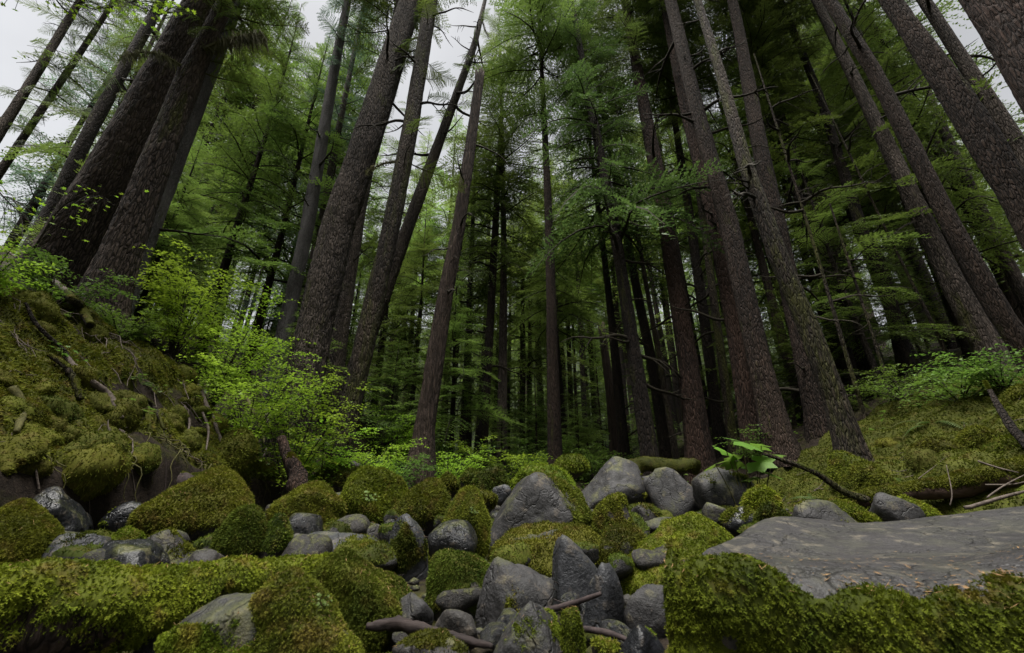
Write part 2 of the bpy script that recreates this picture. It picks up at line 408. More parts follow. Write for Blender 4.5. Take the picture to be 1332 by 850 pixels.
def moss_part(parent, V, T, mask, mat, bl, bw, n, seed, thick, fr=1, droop=.35, name='moss'):
    """A cushion that swells out of the stone where mask > 0, covered in fronds."""
    N = vert_normals(V, T); m = smooth(mask, -.05, .35)
    C = V + N * (m * thick * (1 + .9 * fbm(V / (thick * 3.2), seed, 3) + .6 * fbm(V / (thick * 9), seed + 6, 2)) - .006)[:, None]
    keep = (mask[T].max(1) > -.06); Tk = T[keep]
    if not len(Tk): return None
    used = np.unique(Tk); re = np.zeros(len(V), int); re[used] = np.arange(len(used))
    Cv, Ct = C[used], re[Tk]
    bv, bt = blades(C, Tk, np.clip(mask[Tk].mean(1) + .05, 0, .3), n, bl, bw, seed + 1, droop, fr)
    r = np.random.default_rng(seed + 3); up_ = np.nonzero(vert_normals(Cv, Ct)[:, 2] > .45)[0]; nl_ = min(len(up_), int(n * .008) + 3)
    if nl_ and bl < .03 and name == 'moss' and 'LITTER' in globals():
        c0 = Cv[r.choice(up_, nl_)] + np.array([0, 0, bl * .5]); th = r.random(nl_) * 6.28; dd = np.stack([np.cos(th), np.sin(th), r.normal(0, .3, nl_)], 1) * bl * r.uniform(.5, 1.3, (nl_, 1)); ss = unit(np.cross(dd, np.array([0, 0, 1.]))) * bl * .14
        lv = np.stack([c0 - dd, c0 + ss, c0 + dd], 1).reshape(-1, 3)
    else: lv = np.zeros((0, 3))
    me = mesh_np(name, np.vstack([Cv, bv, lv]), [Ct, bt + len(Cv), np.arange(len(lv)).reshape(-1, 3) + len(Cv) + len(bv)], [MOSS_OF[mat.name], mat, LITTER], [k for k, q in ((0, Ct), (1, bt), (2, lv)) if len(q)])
    return link(name, me, parent, kind='stuff')

# ------------------------------------------------------------------ boulders
def boulder_shape(sub, seed, dims, roll=0., planes=16, p=10, flat=0., rough=.035, extra=()):
    r = np.random.default_rng(seed); D, T = ico(sub)
    nrm = unit(r.normal(0, 1, (planes, 3))); off = .70 + .3 * r.random(planes)
    for e in extra:
        nrm = np.vstack([nrm, unit(np.array(e[:3], float))]); off = np.append(off, e[3])
    s = np.sum((np.maximum(D @ nrm.T, 1e-4) / off) ** p, axis=1) + 1e-9
    rr = np.minimum(s ** (-1 / p), 1.25)
    V = D * rr[:, None]
    V = V * (1 + rough * 2.2 * fbm(D * 1.7, seed, 3) + rough * fbm(D * 6, seed + 5, 3))[:, None]
    V = V * (1 + rough * .9 * (.35 - np.abs(fbm(D * 3.2 + 5, seed + 2, 4))))[:, None]
    if roll:
        c, q = math.cos(roll), math.sin(roll); V = V @ np.array([[c, 0, q], [0, 1, 0], [-q, 0, c]]).T
    lo, hi = V.min(0), V.max(0)
    return (V - (lo + hi) / 2) / (hi - lo) * np.asarray(dims), T

Y_TAB = ([590, 602, 615, 635, 645, 660, 680, 700, 720, 740, 760, 800, 850, 880], [17, 15, 13, 10.5, 9, 7, 5.4, 4.3, 3.6, 3.15, 2.8, 2.2, 1.75, 1.5])
BOULDERS = []
def boulder(x0, x1, y0, y1, moss, rock, label, Y=None, mmat='olive', seed=None, roll=0., dr=.8, down=.35, name='boulder',
            planes=13, p=13, fr=1, thick=1., side=(0, 0, 1), bias=0., dens=1., extra=(), group=None, cat=None, rough=.035, droop=.35, drape=0.):
    k = len(BOULDERS); seed = seed or 100 + k * 7
    if Y is None: Y = float(np.interp(y1, *Y_TAB))
    ye = y1 + (y1 - y0) * down
    w_ = (x1 - x0); c = at((x0 + x1) / 2, (y0 + y1) / 2, Y); s = scale_at(c); dep = w_ * s * dr
    Yc = Y + dep * .42; c = at((x0 + x1) / 2, (y0 + ye) / 2, Yc); s = scale_at(c)
    dims = np.array([w_ * s * (.35 + .65 * c[1] / math.hypot(c[0], c[1])), dep, (ye - y0) * s])
    sub = 5 if w_ > 90 else 4 if w_ > 38 else 3
    V, T = boulder_shape(sub, seed, dims, roll, planes, p, rough=rough, extra=extra)
    if name == 'mossy_mound': drape = .16
    if drape:
        N = vert_normals(V, T); q = V * np.array([1, 1, .28])
        V = V + N * (drape * (.5 * dims[0] * fbm(q * 5.5 / dims[0] * .8, seed + 8, 3) + .10 * fbm(q * 9, seed + 9, 3)))[:, None] * np.clip(1.2 - N[:, 2:3], .4, 1)
    o = link(name, mesh_np(name, V, [T], [ROCK[rock]]), None, c)
    tag(o, label, cat or name, group)
    if moss > 0:
        N = vert_normals(V, T); h = V[:, 2] / dims[2]
        sd_ = unit(np.array(side, float))
        mask = (moss - .5) * 1.9 - .22 + .55 * (N @ sd_) + .55 * fbm(V / (.22 * dims[0] + .05), seed + 3, 4) + .22 * fbm(V / (.05 * dims[0] + .02), seed + 13, 2) + bias + (1.5 * np.clip(h + .12, -.5, 0) if name == 'mossy_mound' or Y < 2.6 else 3.0 * np.clip(h - .0, -.5, 0) - .06)
        mask = np.clip(mask, -1, 1)
        px_b = 3.4 if Y > 2.6 else 4.6
        bl = min(max(px_b * s, .006), .055)
        area_px = w_ * (ye - y0) * 2.2 * np.mean(mask > 0)
        n = int(min(32000, area_px * (1.1 if Y > 2.6 else .8) * dens))
        moss_part(o, V, T, mask, MOSS[mmat], bl, bl * .26, n, seed, .010 * thick + dims[0] * .014 * thick, fr, droop)
    BOULDERS.append((o, c, dims)); return o

exec_later = []
B = boulder
# the near mossy blocks
B(316, 470, 752, 905, 1.0, 'brown', 'shaggy moss boulder in the near foreground with tiny round leaves growing on it', Y=1.55, mmat='olive', fr=4, dr=.9, thick=1.3, dens=1.2)
B(398, 540, 731, 835, .95, 'brown', 'thickly mossed boulder just behind the shaggy near one', Y=2.25, mmat='olive', fr=3, thick=1.2, seed=11)
B(212, 410, 781, 900, .55, 'grey', 'near boulder with a bare smooth grey top framed by moss', Y=1.5, mmat='lime', fr=4, side=(-.3, -.6, -.8), bias=.22, seed=12)
B(804, 978, 684, 790, 1.05, 'grey', 'rounded boulder wholly cushioned in bright lime moss', Y=2.9, mmat='lime', fr=3, thick=1.6, dens=1.4, seed=13, p=6)
B(-45, 54, 656, 752, 1.0, 'dark', 'round mossy boulder cut by the frame edge above the mossy log', Y=2.9, mmat='olive', fr=3, thick=1.3, seed=14, p=6)
# left group
B(-30, 127, 637, 722, .22, 'dark', 'large dark wet boulder with a smooth sloping back', Y=3.7, mmat='deep', roll=.35, seed=15, side=(.6, 0, .8), p=8)
B(48, 137, 697, 752, .40, 'slate', 'squat grey boulder thinly greened, before the large dark wet one', Y=3.1, mmat='deep', seed=16, p=8)
B(24, 92, 624, 642, .25, 'dark', 'low flat dark rock under the mossy bank', Y=5.2, mmat='deep', seed=17)
B(64, 146, 632, 672, .10, 'dark', 'flat dark slab rock beside the large dark wet boulder', Y=4.8, seed=18)
B(94, 142, 618, 644, .9, 'dark', 'small bright mossy wedge rock at the foot of the bank', Y=5.6, mmat='lime', seed=19, roll=-.3)
B(129, 192, 654, 698, .45, 'dark', 'dark boulder with a green moss apron facing the creek', Y=4.4, mmat='lime', seed=20, side=(-.8, -.3, .3))
B(151, 244, 625, 660, .40, 'grey', 'long low grey rock with moss on one end, below the bank', Y=5.6, mmat='olive', seed=21, side=(-.9, 0, .4))
B(186, 352, 614, 712, .95, 'brown', 'largest moss blanketed boulder under the bank', Y=4.2, mmat='olive', seed=22, roll=-.22, fr=1, thick=1.1, dens=1.3)
B(266, 350, 664, 736, 1.0, 'brown', 'blocky moss covered boulder leaning on the largest mossy one', Y=3.6, mmat='deep', seed=23, dens=1.3)
B(332, 377, 672, 722, .95, 'brown', 'narrow mossy boulder tucked beside the blocky mossy one', Y=3.7, mmat='deep', seed=24)
B(138, 181, 689, 714, .75, 'dark', 'small dark rock capped with moss behind the wet black rock', Y=3.7, mmat='lime', seed=25)
B(126, 212, 706, 746, .12, 'dark', 'wet black angular rock just behind the mossy log', Y=3.1, mmat='lime', seed=26, roll=.25)
B(186, 254, 692, 737, .50, 'brown', 'wedge shaped olive topped rock between dark stones', Y=3.4, mmat='olive', seed=27, roll=-.25)
B(238, 288, 716, 744, .25, 'brown', 'small flat brownish rock behind the mossy log', Y=3.0, mmat='olive', seed=28)
B(350, 448, 632, 700, .90, 'dark', 'dark hollowed boulder with moss hanging over its shaded face', Y=4.6, mmat='olive', seed=29, side=(-.1, .3, 1), bias=-.1)
B(374, 520, 696, 742, .35, 'slate', 'long ridged grey rock streaked with moss patches', Y=3.4, mmat='olive', seed=30, roll=.1)
B(370, 412, 695, 716, .1, 'slate', 'small bare bluish stone beside the ridged grey rock', Y=4.0, seed=31)
B(396, 450, 679, 703, .85, 'dark', 'low mossy rock behind the ridged grey rock', Y=4.5, mmat='olive', seed=32)
B(408, 475, 607, 643, .8, 'brown', 'mossy domed boulder close to the green shrubs', Y=8.5, mmat='olive', seed=33)
B(443, 536, 612, 686, 1.0, 'brown', 'broad domed boulder in full moss with a leafy sprig', Y=5.2, mmat='lime', seed=34, p=7)
B(501, 592, 626, 688, .95, 'brown', 'hunched mossy boulder overlapping the broad domed one', Y=5.0, mmat='olive', seed=35, p=8)
B(440, 467, 677, 702, .9, 'brown', 'small moss covered stone beside the grey green pebble rock', Y=4.3, mmat='olive', seed=36)
B(464, 504, 682, 706, .25, 'brown', 'small grey brown stone under the broad domed boulder', Y=4.2, seed=37)
B(499, 560, 673, 748, .55, 'slate', 'blue grey boulder with a bare top and green lower face', Y=3.5, mmat='deep', seed=38, side=(0, -.7, -.7), bias=.15)
B(556, 635, 639, 742, 1.0, 'brown', 'tall egg shaped boulder in thick moss', Y=3.7, mmat='olive', seed=39, p=6, fr=1, thick=1.2, dens=1.3)
B(592, 645, 637, 668, .9, 'brown', 'mossy rock peeking out behind the egg shaped boulder', Y=5.0, mmat='olive', seed=40)
B(632, 770, 619, 712, .52, 'grey', 'pyramid shaped grey boulder with moss down both flanks', Y=4.1, mmat='olive', seed=41, planes=10, extra=[(-.85, -.1, .5, .62), (.75, -.35, .55, .62), (-.25, -1, .15, .6), (.1, .2, 1, .8)], p=16, side=(.75, .35, .1), bias=.02, rough=.03)
B(740, 844, 596, 668, .30, 'grey', 'large smooth grey slab boulder at the back of the pile with one moss patch', Y=6.4, mmat='olive', seed=42, roll=-.22, side=(.6, -.6, -.2), bias=-.02)
B(632, 788, 688, 750, .72, 'grey', 'wide low boulder with a bare grey crest over mossy sides', Y=3.55, mmat='olive', seed=43, side=(-.2, -.9, -.2), bias=-.02)
B(768, 826, 648, 706, .70, 'brown', 'dark mossy boulder wedged beside the pyramid shaped one', Y=4.3, mmat='olive', seed=44)
B(660, 752, 607, 645, .75, 'grey', 'flat topped mossy slab behind the pyramid shaped boulder', Y=6.8, mmat='lime', seed=45, side=(-.6, -.5, .4))
B(719, 766, 593, 618, 1.05, 'brown', 'brightest little moss dome on the skyline of the pile', Y=8.5, mmat='lime', seed=46, p=6)
B(567, 596, 616, 643, .95, 'brown', 'small upright mossy stone before the reddish snag', Y=7.5, mmat='olive', seed=47)
B(617, 664, 610, 648, .95, 'brown', 'moss hummock stone left of the flat mossy slab', Y=7.0, mmat='deep', seed=48)
B(596, 625, 612, 634, .9, 'brown', 'mossy stone low in the shade before the thin trunks', Y=9.0, mmat='deep', seed=148)
B(639, 666, 631, 650, 0, 'slate', 'small bare blue grey stone set among mossy stones', Y=5.8, seed=49)
B(714, 788, 702, 796, .02, 'slate', 'tall pointed slate grey rock standing upright', Y=2.75, seed=50, planes=14, roll=-.12, extra=[(-.9, -.2, .35, .66), (.7, -.2, .62, .7), (0, -1, .25, .6)], p=12, dr=.7)
B(755, 816, 740, 838, .02, 'slate', 'smooth rounded blue grey rock leaning on the pointed one', Y=2.35, seed=51, p=6, dr=.7)
B(559, 666, 724, 806, .80, 'brown', 'dark low boulder with moss over its crown and bare shaded belly', Y=2.7, mmat='deep', seed=52, side=(-.3, -.1, 1), bias=-.05, p=8)
B(618, 722, 735, 832, .32, 'grey', 'grey boulder tilted up with moss lines on its flank', Y=2.45, mmat='olive', seed=53, roll=-.45, side=(-.8, -.3, .2))
B(625, 742, 793, 905, .42, 'grey', 'moss blotched grey boulder at the bottom edge of the picture', Y=1.95, mmat='lime', seed=54, roll=-.15, fr=2)
B(731, 761, 803, 872, .9, 'brown', 'slim mossy stone squeezed beside the moss blotched boulder', Y=2.0, mmat='lime', seed=55, fr=2)
B(502, 565, 776, 822, .05, 'grey', 'bare grey stone with a low peak beside the driftwood', Y=2.3, seed=56)
B(562, 624, 794, 836, .08, 'brown', 'brownish flat faced stone behind the driftwood', Y=2.2, seed=57)
B(508, 614, 832, 890, .45, 'brown', 'low dark stone at the bottom edge below the driftwood', Y=1.75, mmat='olive', seed=58)
B(812, 882, 767, 838, .16, 'grey', 'round grey stone below the lime moss boulder', Y=2.3, mmat='olive', seed=59, p=6)
B(797, 868, 817, 870, .28, 'dark', 'dark stone with a small moss cap under the round grey one', Y=1.95, mmat='lime', seed=60)
B(864, 905, 842, 880, .5, 'dark', 'little mossy stone beside the large slab base', Y=1.8, mmat='olive', seed=61)
B(770, 812, 838, 880, .6, 'dark', 'small mossy stone at the very bottom under the rounded blue grey rock', Y=1.9, mmat='lime', seed=62)
B(776, 850, 692, 752, .75, 'brown', 'dark mossy boulder half hidden behind the lime moss one', Y=3.3, mmat='olive', seed=63)
B(841, 915, 610, 668, .05, 'grey', 'angular bare grey boulder with a cracked face', Y=6.2, seed=64, planes=12, p=14)
B(833, 872, 618, 650, .05, 'grey', 'small bare grey rock behind the angular one', Y=7.0, seed=164)
B(820, 862, 657, 681, .6, 'brown', 'small mossy rock under the large smooth slab boulder', Y=5.3, mmat='deep', seed=65)
B(832, 892, 674, 694, .08, 'grey', 'flat grey stone lying above the lime moss boulder', Y=4.6, seed=66)
B(884, 930, 668, 690, .05, 'grey', 'pale flat cobble row stone beside the round brown one', Y=4.7, seed=67)
B(904, 984, 610, 666, .38, 'grey', 'pale grey boulder scabbed with moss under the broad leaved plant', Y=5.6, mmat='olive', seed=68, roll=-.1)
B(969, 1018, 636, 672, .98, 'brown', 'small boulder hidden in moss below the broad leaved plant', Y=5.0, mmat='lime', seed=69, p=7)
B(938, 992, 660, 690, .50, 'dark', 'small dark stone with a mossy crown behind the great slab', Y=4.5, mmat='olive', seed=70)
B(913, 950, 655, 678, .05, 'brown', 'round brown stone in front of the scabbed pale boulder', Y=5.0, seed=71)
B(984, 1034, 656, 692, .85, 'brown', 'mossy stone peering over the edge of the great slab', Y=4.2, mmat='deep', seed=72)
B(1021, 1110, 652, 692, .30, 'grey', 'low grey rock with a small knob behind the great slab', Y=4.0, mmat='olive', seed=73)
B(1050, 1132, 653, 692, .95, 'brown', 'moss ridge stone between the knobbed rock and the pointed one', Y=4.3, mmat='lime', seed=74)
B(1130, 1204, 643, 692, .04, 'grey', 'pointed bare grey stone standing before the mossy log', Y=4.2, seed=75, planes=12, roll=.15)
B(1165, 1222, 648, 684, .95, 'brown', 'bright moss stone behind the pointed grey one', Y=4.7, mmat='lime', seed=76)
# mossy mounds of the banks
B(-50, 35, 520, 628, 1.05, 'brown', 'overhanging shaggy moss mound at the foot of the bank by the frame edge', Y=3.7, mmat='olive', seed=80, dr=.8, down=.0, thick=1.6, dens=1.2, name='mossy_mound', p=6, droop=.7)
B(22, 72, 545, 622, 1.0, 'brown', 'smaller moss mound beside the overhanging one', Y=4.2, mmat='deep', seed=180, dr=.9, down=.0, thick=1.6, dens=1.2, name='mossy_mound', p=6, droop=.7)
B(60, 118, 560, 640, 1.0, 'brown', 'narrow moss mound hanging over the dark hollow in the bank', Y=4.6, mmat='olive', seed=81, dr=1.2, down=.0, thick=1.6, name='mossy_mound', p=6, droop=.7)
B(150, 215, 560, 632, 1.0, 'brown', 'drooping moss mound above the long low grey rock', Y=5.6, mmat='olive', seed=82, dr=1.2, down=.1, thick=1.6, name='mossy_mound', p=6, droop=.7)
B(210, 270, 570, 622, 1.0, 'brown', 'rounded moss mound beside the rotten wood under the bank', Y=6.2, mmat='olive', seed=83, dr=1.2, down=.1, thick=1.6, name='mossy_mound', p=6, droop=.7)
B(278, 330, 560, 628, .95, 'brown', 'rooty moss mound near the end of the bank', Y=6.8, mmat='olive', seed=84, dr=1.2, down=.1, thick=1.5, name='mossy_mound', p=6, droop=.7)
B(1085, 1145, 590, 640, 1.0, 'brown', 'moss mound around the foot of the mossy leaning trunk', Y=6.4, mmat='olive', seed=85, dr=1.1, down=.3, thick=1.5, name='mossy_mound', p=6)
B(1108, 1170, 605, 655, 1.0, 'brown', 'moss mound beneath the sword fern', Y=5.6, mmat='olive', seed=86, dr=1.1, down=.3, thick=1.5, name='mossy_mound', p=6)
B(1190, 1265, 575, 640, 1.0, 'brown', 'hanging moss mound above the mossy fallen log', Y=5.9, mmat='olive', seed=87, dr=1.3, down=.3, thick=1.6, name='mossy_mound', p=6, droop=.6)
B(1258, 1312, 558, 622, 1.0, 'brown', 'tall moss mound beside the bent dark sapling', Y=5.6, mmat='olive', seed=88, dr=1.3, down=.3, thick=1.6, name='mossy_mound', p=6)
B(1292, 1330, 570, 604, 1.05, 'brown', 'ball of bright moss near the edge of the frame', Y=5.1, mmat='lime', seed=89, dr=1.1, down=.2, thick=1.4, name='mossy_mound', p=5)
B(1306, 1362, 505, 560, 1.0, 'brown', 'moss mound high on the slope at the frame edge', Y=6.0, mmat='olive', seed=90, dr=1.1, down=.3, thick=1.4, name='mossy_mound', p=6)
B(1220, 1290, 606, 640, 1.0, 'brown', 'low moss mound just over the fallen log', Y=5.2, mmat='lime', seed=91, dr=1.0, down=.3, thick=1.4, name='mossy_mound', p=6)
B(1304, 1372, 595, 625, .9, 'brown', 'flat mossy stone at the frame edge above the dead sticks', Y=4.9, mmat='olive', seed=92, dr=1.0, down=.3)

# the great slab in the near right foreground
def great_slab():
    n_, m_ = 230, 110
    u = np.linspace(0, 1, n_); v = np.linspace(0, 1, m_)
    # front edge and back edge of the top as picked from the photograph, then the face that drops to the bed
    back = np.array([at(x, y, Y) for x, y, Y in ((928, 725, 2.45), (962, 706, 2.8), (1003, 679, 3.1), (1060, 681, 3.2), (1100, 686, 3.2), (1180, 682, 3.1), (1270, 670, 3.0), (1345, 662, 2.9), (1480, 655, 2.7))])
    mid = np.array([at(x, y, Y) for x, y, Y in ((896, 742, 2.0), (940, 734, 2.1), (1000, 724, 2.2), (1080, 725, 2.2), (1150, 722, 2.15), (1220, 722, 2.1), (1290, 716, 2.1), (1350, 706, 2.1), (1480, 700, 2.0))])
    edge = np.array([at(x, y, Y) for x, y, Y in ((872, 752, 1.55), (905, 748, 1.50), (980, 748, 1.46), (1060, 760, 1.40), (1140, 768, 1.36), (1220, 766, 1.34), (1290, 752, 1.32), (1350, 740, 1.30), (1480, 740, 1.25))])
    foot = edge + np.array([0, .06, -.62]); deep = back + np.array([0, .18, -.75])
    rows = [resample(a, n_) for a in (deep, back, mid, edge, foot)]
    G = np.stack([resample(np.array([r_[i] for r_ in rows]), m_) for i in range(n_)])      # n_ x m_ x 3
    P = G.reshape(-1, 3)
    P = P + np.stack([np.zeros(len(P)), .03 * fbm(P * 3, 4, 3), .018 * fbm(P * 2.2, 5, 4) + .005 * fbm(P * 14, 6, 3)], 1)
    i = np.arange(n_ - 1)[:, None] * m_; j = np.arange(m_ - 1)[None]
    Q = np.stack([i + j, i + j + 1, i + m_ + j + 1, i + m_ + j], -1).reshape(-1, 4)
    T = q2t(Q); nn = tri_normals(P, T)
    k = np.argmax(P[T[:, 0], 2])
    if np.mean(nn[:, 2]) < 0: T = T[:, ::-1]; Q = Q[:, ::-1]
    # close the near end
    c = P.reshape(n_, m_, 3)
    org = P.mean(0); P = P - org
    o = link('boulder', mesh_np('boulder', P, [Q], [ROCK['slab']]), None, org)
    tag(o, 'great flat topped grey slab in the near foreground with a mossy front face', 'boulder')
    vcoord = np.tile(v, n_); ucoord = np.repeat(u, m_)
    # moss: front face, a band on the edge; bare dished top
    band = .745 - .03 * smooth(ucoord, .45, .1) + .012 * np.sin(ucoord * 23)
    mask = np.minimum((vcoord - band) * 9 + .28 * fbm(P * 6, 21, 4), .40) + .9 * smooth(ucoord, .06, .0) * smooth(vcoord, .50, .68)
    mask = mask + (.9 * fbm(P * 3.3, 23, 3) + .4 * fbm(P * 11, 24, 2) - .08) * smooth(vcoord, .78, .86)
    mask = np.minimum(mask, (vcoord - .45) * 9)
    mask = np.clip(mask, -1, 1)
    N = vert_normals(P, T)
    moss_part(o, P, T, mask, MOSS['lime'], .019, .0045, 20000, 77, .045, 4, .5)
    # fallen needles lying on the stone
    r = np.random.default_rng(5); nL = 900
    a = r.random(nL); b = .42 + .35 * r.random(nL) ** .7
    keep = r.random(nL) < (.10 + .9 * smooth(b, .52, .74)); a, b = a[keep], b[keep]
    I = np.clip((a * (n_ - 1)).astype(int), 0, n_ - 1) * m_ + np.clip((b * (m_ - 1)).astype(int), 0, m_ - 1)
    c0 = P[I] + N[I] * (.006 + .035 * smooth(mask[I], 0, .4))[:, None]; th = r.random(len(I)) * 6.28
    d = np.stack([np.cos(th), np.sin(th), r.normal(0, .18, len(I))], 1); sz = (.004 + .009 * r.random((len(I), 1)) ** 2)
    s_ = unit(np.cross(d, N[I])) * sz * .22
    Vv = np.stack([c0 - d * sz - s_ * .4, c0 + s_, c0 + d * sz, c0 - s_], 1).reshape(-1, 3)
    link('needle_litter', mesh_np('needle_litter', Vv, [np.arange(len(Vv)).reshape(-1, 4)], [LITTER]), o, kind='stuff')
great_slab()

# cobbles filling the creek bed between the boulders
r = np.random.default_rng(21)
cob_lib = []
for k in range(14):
    Vc, Tc = boulder_shape(3, 900 + k, (1, .75 + .3 * r.random(), .55 + .25 * r.random()), 0, 10, 9)
    me = mesh_np('cobble', Vc, [Tc], [ROCK[('dark', 'grey', 'brown', 'brown')[k % 4]]])
    mm = None
    if k % 2:
        mask = np.clip(.25 + .6 * vert_normals(Vc, Tc)[:, 2] + .5 * fbm(Vc * 3, k, 3) - .35, -1, 1)
        cush = moss_part(None, Vc, Tc, mask, MOSS[('olive', 'deep')[k % 2]], .06, .014, 900, k, .05)
        if cush: mm = cush.data; bpy.data.objects.remove(cush)
    cob_lib.append((me, mm))
cn = 0
for y in np.geomspace(1.6, 12, 60):
    for q in range(7):
        yy = y * r.uniform(.97, 1.03); xx = r.uniform(foot_l(yy) * .92, foot_r(yy) * .9)
        if abs(xx) / yy > 1.45 or cn >= 296: continue
        me, mm = cob_lib[r.integers(len(cob_lib))]; s = (r.uniform(.16, .42) if yy > 3.2 else r.uniform(.10, .24))
        o = link('cobble', me, None, (xx, yy, tz(xx, yy) + s * .28 + r.random() * (.16 if yy > 2.8 else .05))); o.scale = (s, s, s); o.rotation_euler = (r.normal(0, .2), r.normal(0, .2), r.uniform(0, 6.3))
        tag(o, 'mossy little cobble in the gaps between boulders' if mm else 'bare little cobble in the gaps between boulders', 'cobble', 'mossy cobbles filling the creek bed' if mm else 'bare cobbles filling the creek bed')
        if mm: link('moss', mm, o, kind='stuff')
        cn += 1

# ------------------------------------------------------------------ logs, sticks, roots
def log(name, label, pts, rad, mat, cat, moss=0., mmat='olive', seed=0, seg=14, n=40, rough=.18, bl=.02, nb=6000, fr=1, thick=.03, group=None, droop=.5, bias=0.):
    P = resample(np.asarray(pts, float), n); rr = np.interp(np.linspace(0, 1, n), np.linspace(0, 1, len(np.atleast_1d(rad))), np.atleast_1d(rad))
    P[1:-1] += np.stack([fbm(P[1:-1] * 2.3, seed + q, 2) for q in range(3)], 1) * rr[1:-1, None] * .5
    V, Q, T = tube(P, rr, seg, rough, seed); c = P.mean(0)
    V = V - c
    o = link(name, mesh_np(name, V, [Q, T], [mat]), None, c); tag(o, label, cat, group)
    if moss:
        TT = np.vstack([q2t(Q), T]); N = vert_normals(V, TT)
        mask = np.clip((moss - .5) * 1.9 + .55 * N[:, 2] + .6 * fbm(V * 4, seed + 2, 3) + bias, -1, 1)
        moss_part(o, V, TT, mask, MOSS[mmat], bl, bl * .24, nb, seed, thick, fr, droop)
    return o
A = lambda *q: [at(*t) for t in q]
log('fallen_log', 'thick moss wrapped log lying across the near foreground', A((-80, 815, 1.62), (60, 803, 1.75), (170, 796, 1.95), (260, 775, 2.2), (340, 757, 2.5), (425, 742, 2.75)), [.135, .135, .12, .105, .09, .07], BARK['dead'], 'log', .66, 'lime', 31, 36, 150, .3, .020, 22000, 4, .020, droop=1.0)
G_ = lambda *q, dz=.03: [ground_at(*t) + np.array([0, 0, dz]) for t in q]
log('fallen_log', 'mossy fallen log on the slope behind the pointed grey stone', A((1120, 652, 5.3), (1180, 642, 5.25), (1240, 633, 5.1), (1300, 622, 4.9), (1380, 606, 4.7)), [.07, .095, .11, .12, .13], LOGX, 'log', .40, 'olive', 33, 20, 70, .25, .03, 14000, bias=.28)
log('fallen_log', 'pale broken log end sloping out of the green shrubs', A((412, 575, 9.0), (440, 592, 9.2), (470, 612, 9.4)), [.10, .09, .08], BARK['pale'], 'log', .2, 'lime', 34, 12, 24)
log('fallen_log', 'moss topped log lying over the back of the boulder pile', A((815, 612, 8.3), (850, 606, 8.2), (905, 608, 8.0)), [.12, .13, .12], BARK['grey'], 'log', .78, 'olive', 35, 16, 40, .25)
log('rotten_log', 'short dark rotten log jammed under the bank', A((190, 628, 5.6), (225, 624, 5.7), (268, 632, 5.8)), [.10, .14, .10], DRIFT, 'log', .35, 'olive', 36, 14, 30, .35)
log('rotten_stump', 'splintered reddish rotten stump leaning at the end of the bank', A((392, 640, 7.0), (378, 600, 7.2), (366, 570, 7.3)), [.16, .11, .06], BARK['red'], 'stump', .2, 'olive', 37, 12, 24, .5)
log('driftwood', 'purplish brown driftwood limb wedged between the near stones', A((478, 815, 2.05), (520, 812, 2.08), (560, 824, 2.05), (600, 832, 2.0), (640, 842, 2.0)), [.016, .026, .023, .019, .010], DRIFTX, 'driftwood', 0, seed=38, seg=16, n=60, rough=.5)
log('stick', 'brown broken stick resting across the two upright grey rocks', A((683, 799, 2.25), (730, 789, 2.2), (782, 772, 2.12)), [.010, .014, .009], DRIFT, 'stick', 0, seed=39, seg=8, n=20)
log('branch_debris', 'short dark twig lying under the rounded blue grey rock', A((752, 816, 2.15), (790, 822, 2.1), (830, 838, 2.05)), [.012, .014, .007], DRIFT, 'stick', 0, seed=40, seg=8, n=16)
log('bent_branch', 'long bent branch rising out of the moss beside the mossy trunk', A((1128, 652, 4.9), (1098, 640, 5.0), (1060, 615, 5.05), (1030, 603, 5.1), (994, 591, 5.1)), [.045, .04, .035, .03, .015], BARK['mossy'], 'branch', .35, 'olive', 41, 10, 40, .3, .016, 900, 1, .012)
log('bent_sapling', 'bent dark dead sapling leaning over the mossy mounds', A((1340, 585, 4.7), (1318, 560, 4.9), (1300, 530, 5.1), (1281, 497, 5.3)), [.05, .045, .035, .018], BARK['dark'], 'sapling', .2, 'olive', 42, 10, 30, .2)
for q, (lb, pts, r0) in enumerate([
    ('pale dead stick lying lowest in front of the mossy fallen log', ((1255, 661, 4.2), (1300, 648, 4.1), (1350, 635, 4.0)), .018),
    ('thin grey dead stick poking over the mossy fallen log', ((1272, 600, 4.6), (1300, 609, 4.5), (1325, 615, 4.4)), .012),
    ('crooked bare twig crossing the end of the fallen log', ((1284, 648, 4.3), (1310, 630, 4.3), (1345, 612, 4.3)), .008),
    ('straight thin pale stick over the reddish log end', ((1282, 631, 4.4), (1320, 630, 4.3), (1350, 622, 4.2)), .008),
    ('upright curled twig before the mossy fallen log', ((1236, 658, 4.5), (1238, 640, 4.5), (1231, 605, 4.6)), .006)]):
    log('stick', lb, A(*pts), [r0, r0 * .9, r0 * .5], STICK, 'stick', 0, seed=50 + q, seg=7, n=14)
for q, (lb, pts, r0, m_, ms) in enumerate([
    ('long weathered dead limb running down the upper bank', ((-10, 322), (45, 362), (80, 390), (112, 437)), .05, STICK, .25),
    ('broken mossy log end jutting from the bare soil of the bank', ((72, 378), (88, 400), (104, 422), (116, 446)), .06, BARK['mossy'], .6),
    ('straight pale branch lying down the middle of the bank', ((85, 488), (110, 515), (138, 540), (158, 565)), .040, STICK, .15),
    ('mossy branch beside the straight pale one on the bank', ((64, 485), (88, 510), (106, 540)), .035, BARK['mossy'], .5),
    ('dark thin root trailing down the shaded soil', ((34, 415), (48, 445), (85, 480), (100, 500)), .022, BARK['dark'], .3)]):
    log('dead_limb', lb, [ground_at(*t) + np.array([.05, -.12, r0 * .8 + .13]) for t in pts], [r0 * .7, r0, r0, r0 * .8], m_, 'branch', ms, 'olive', 60 + q, 10, 34, .25, .016, 1200, 1, .012)
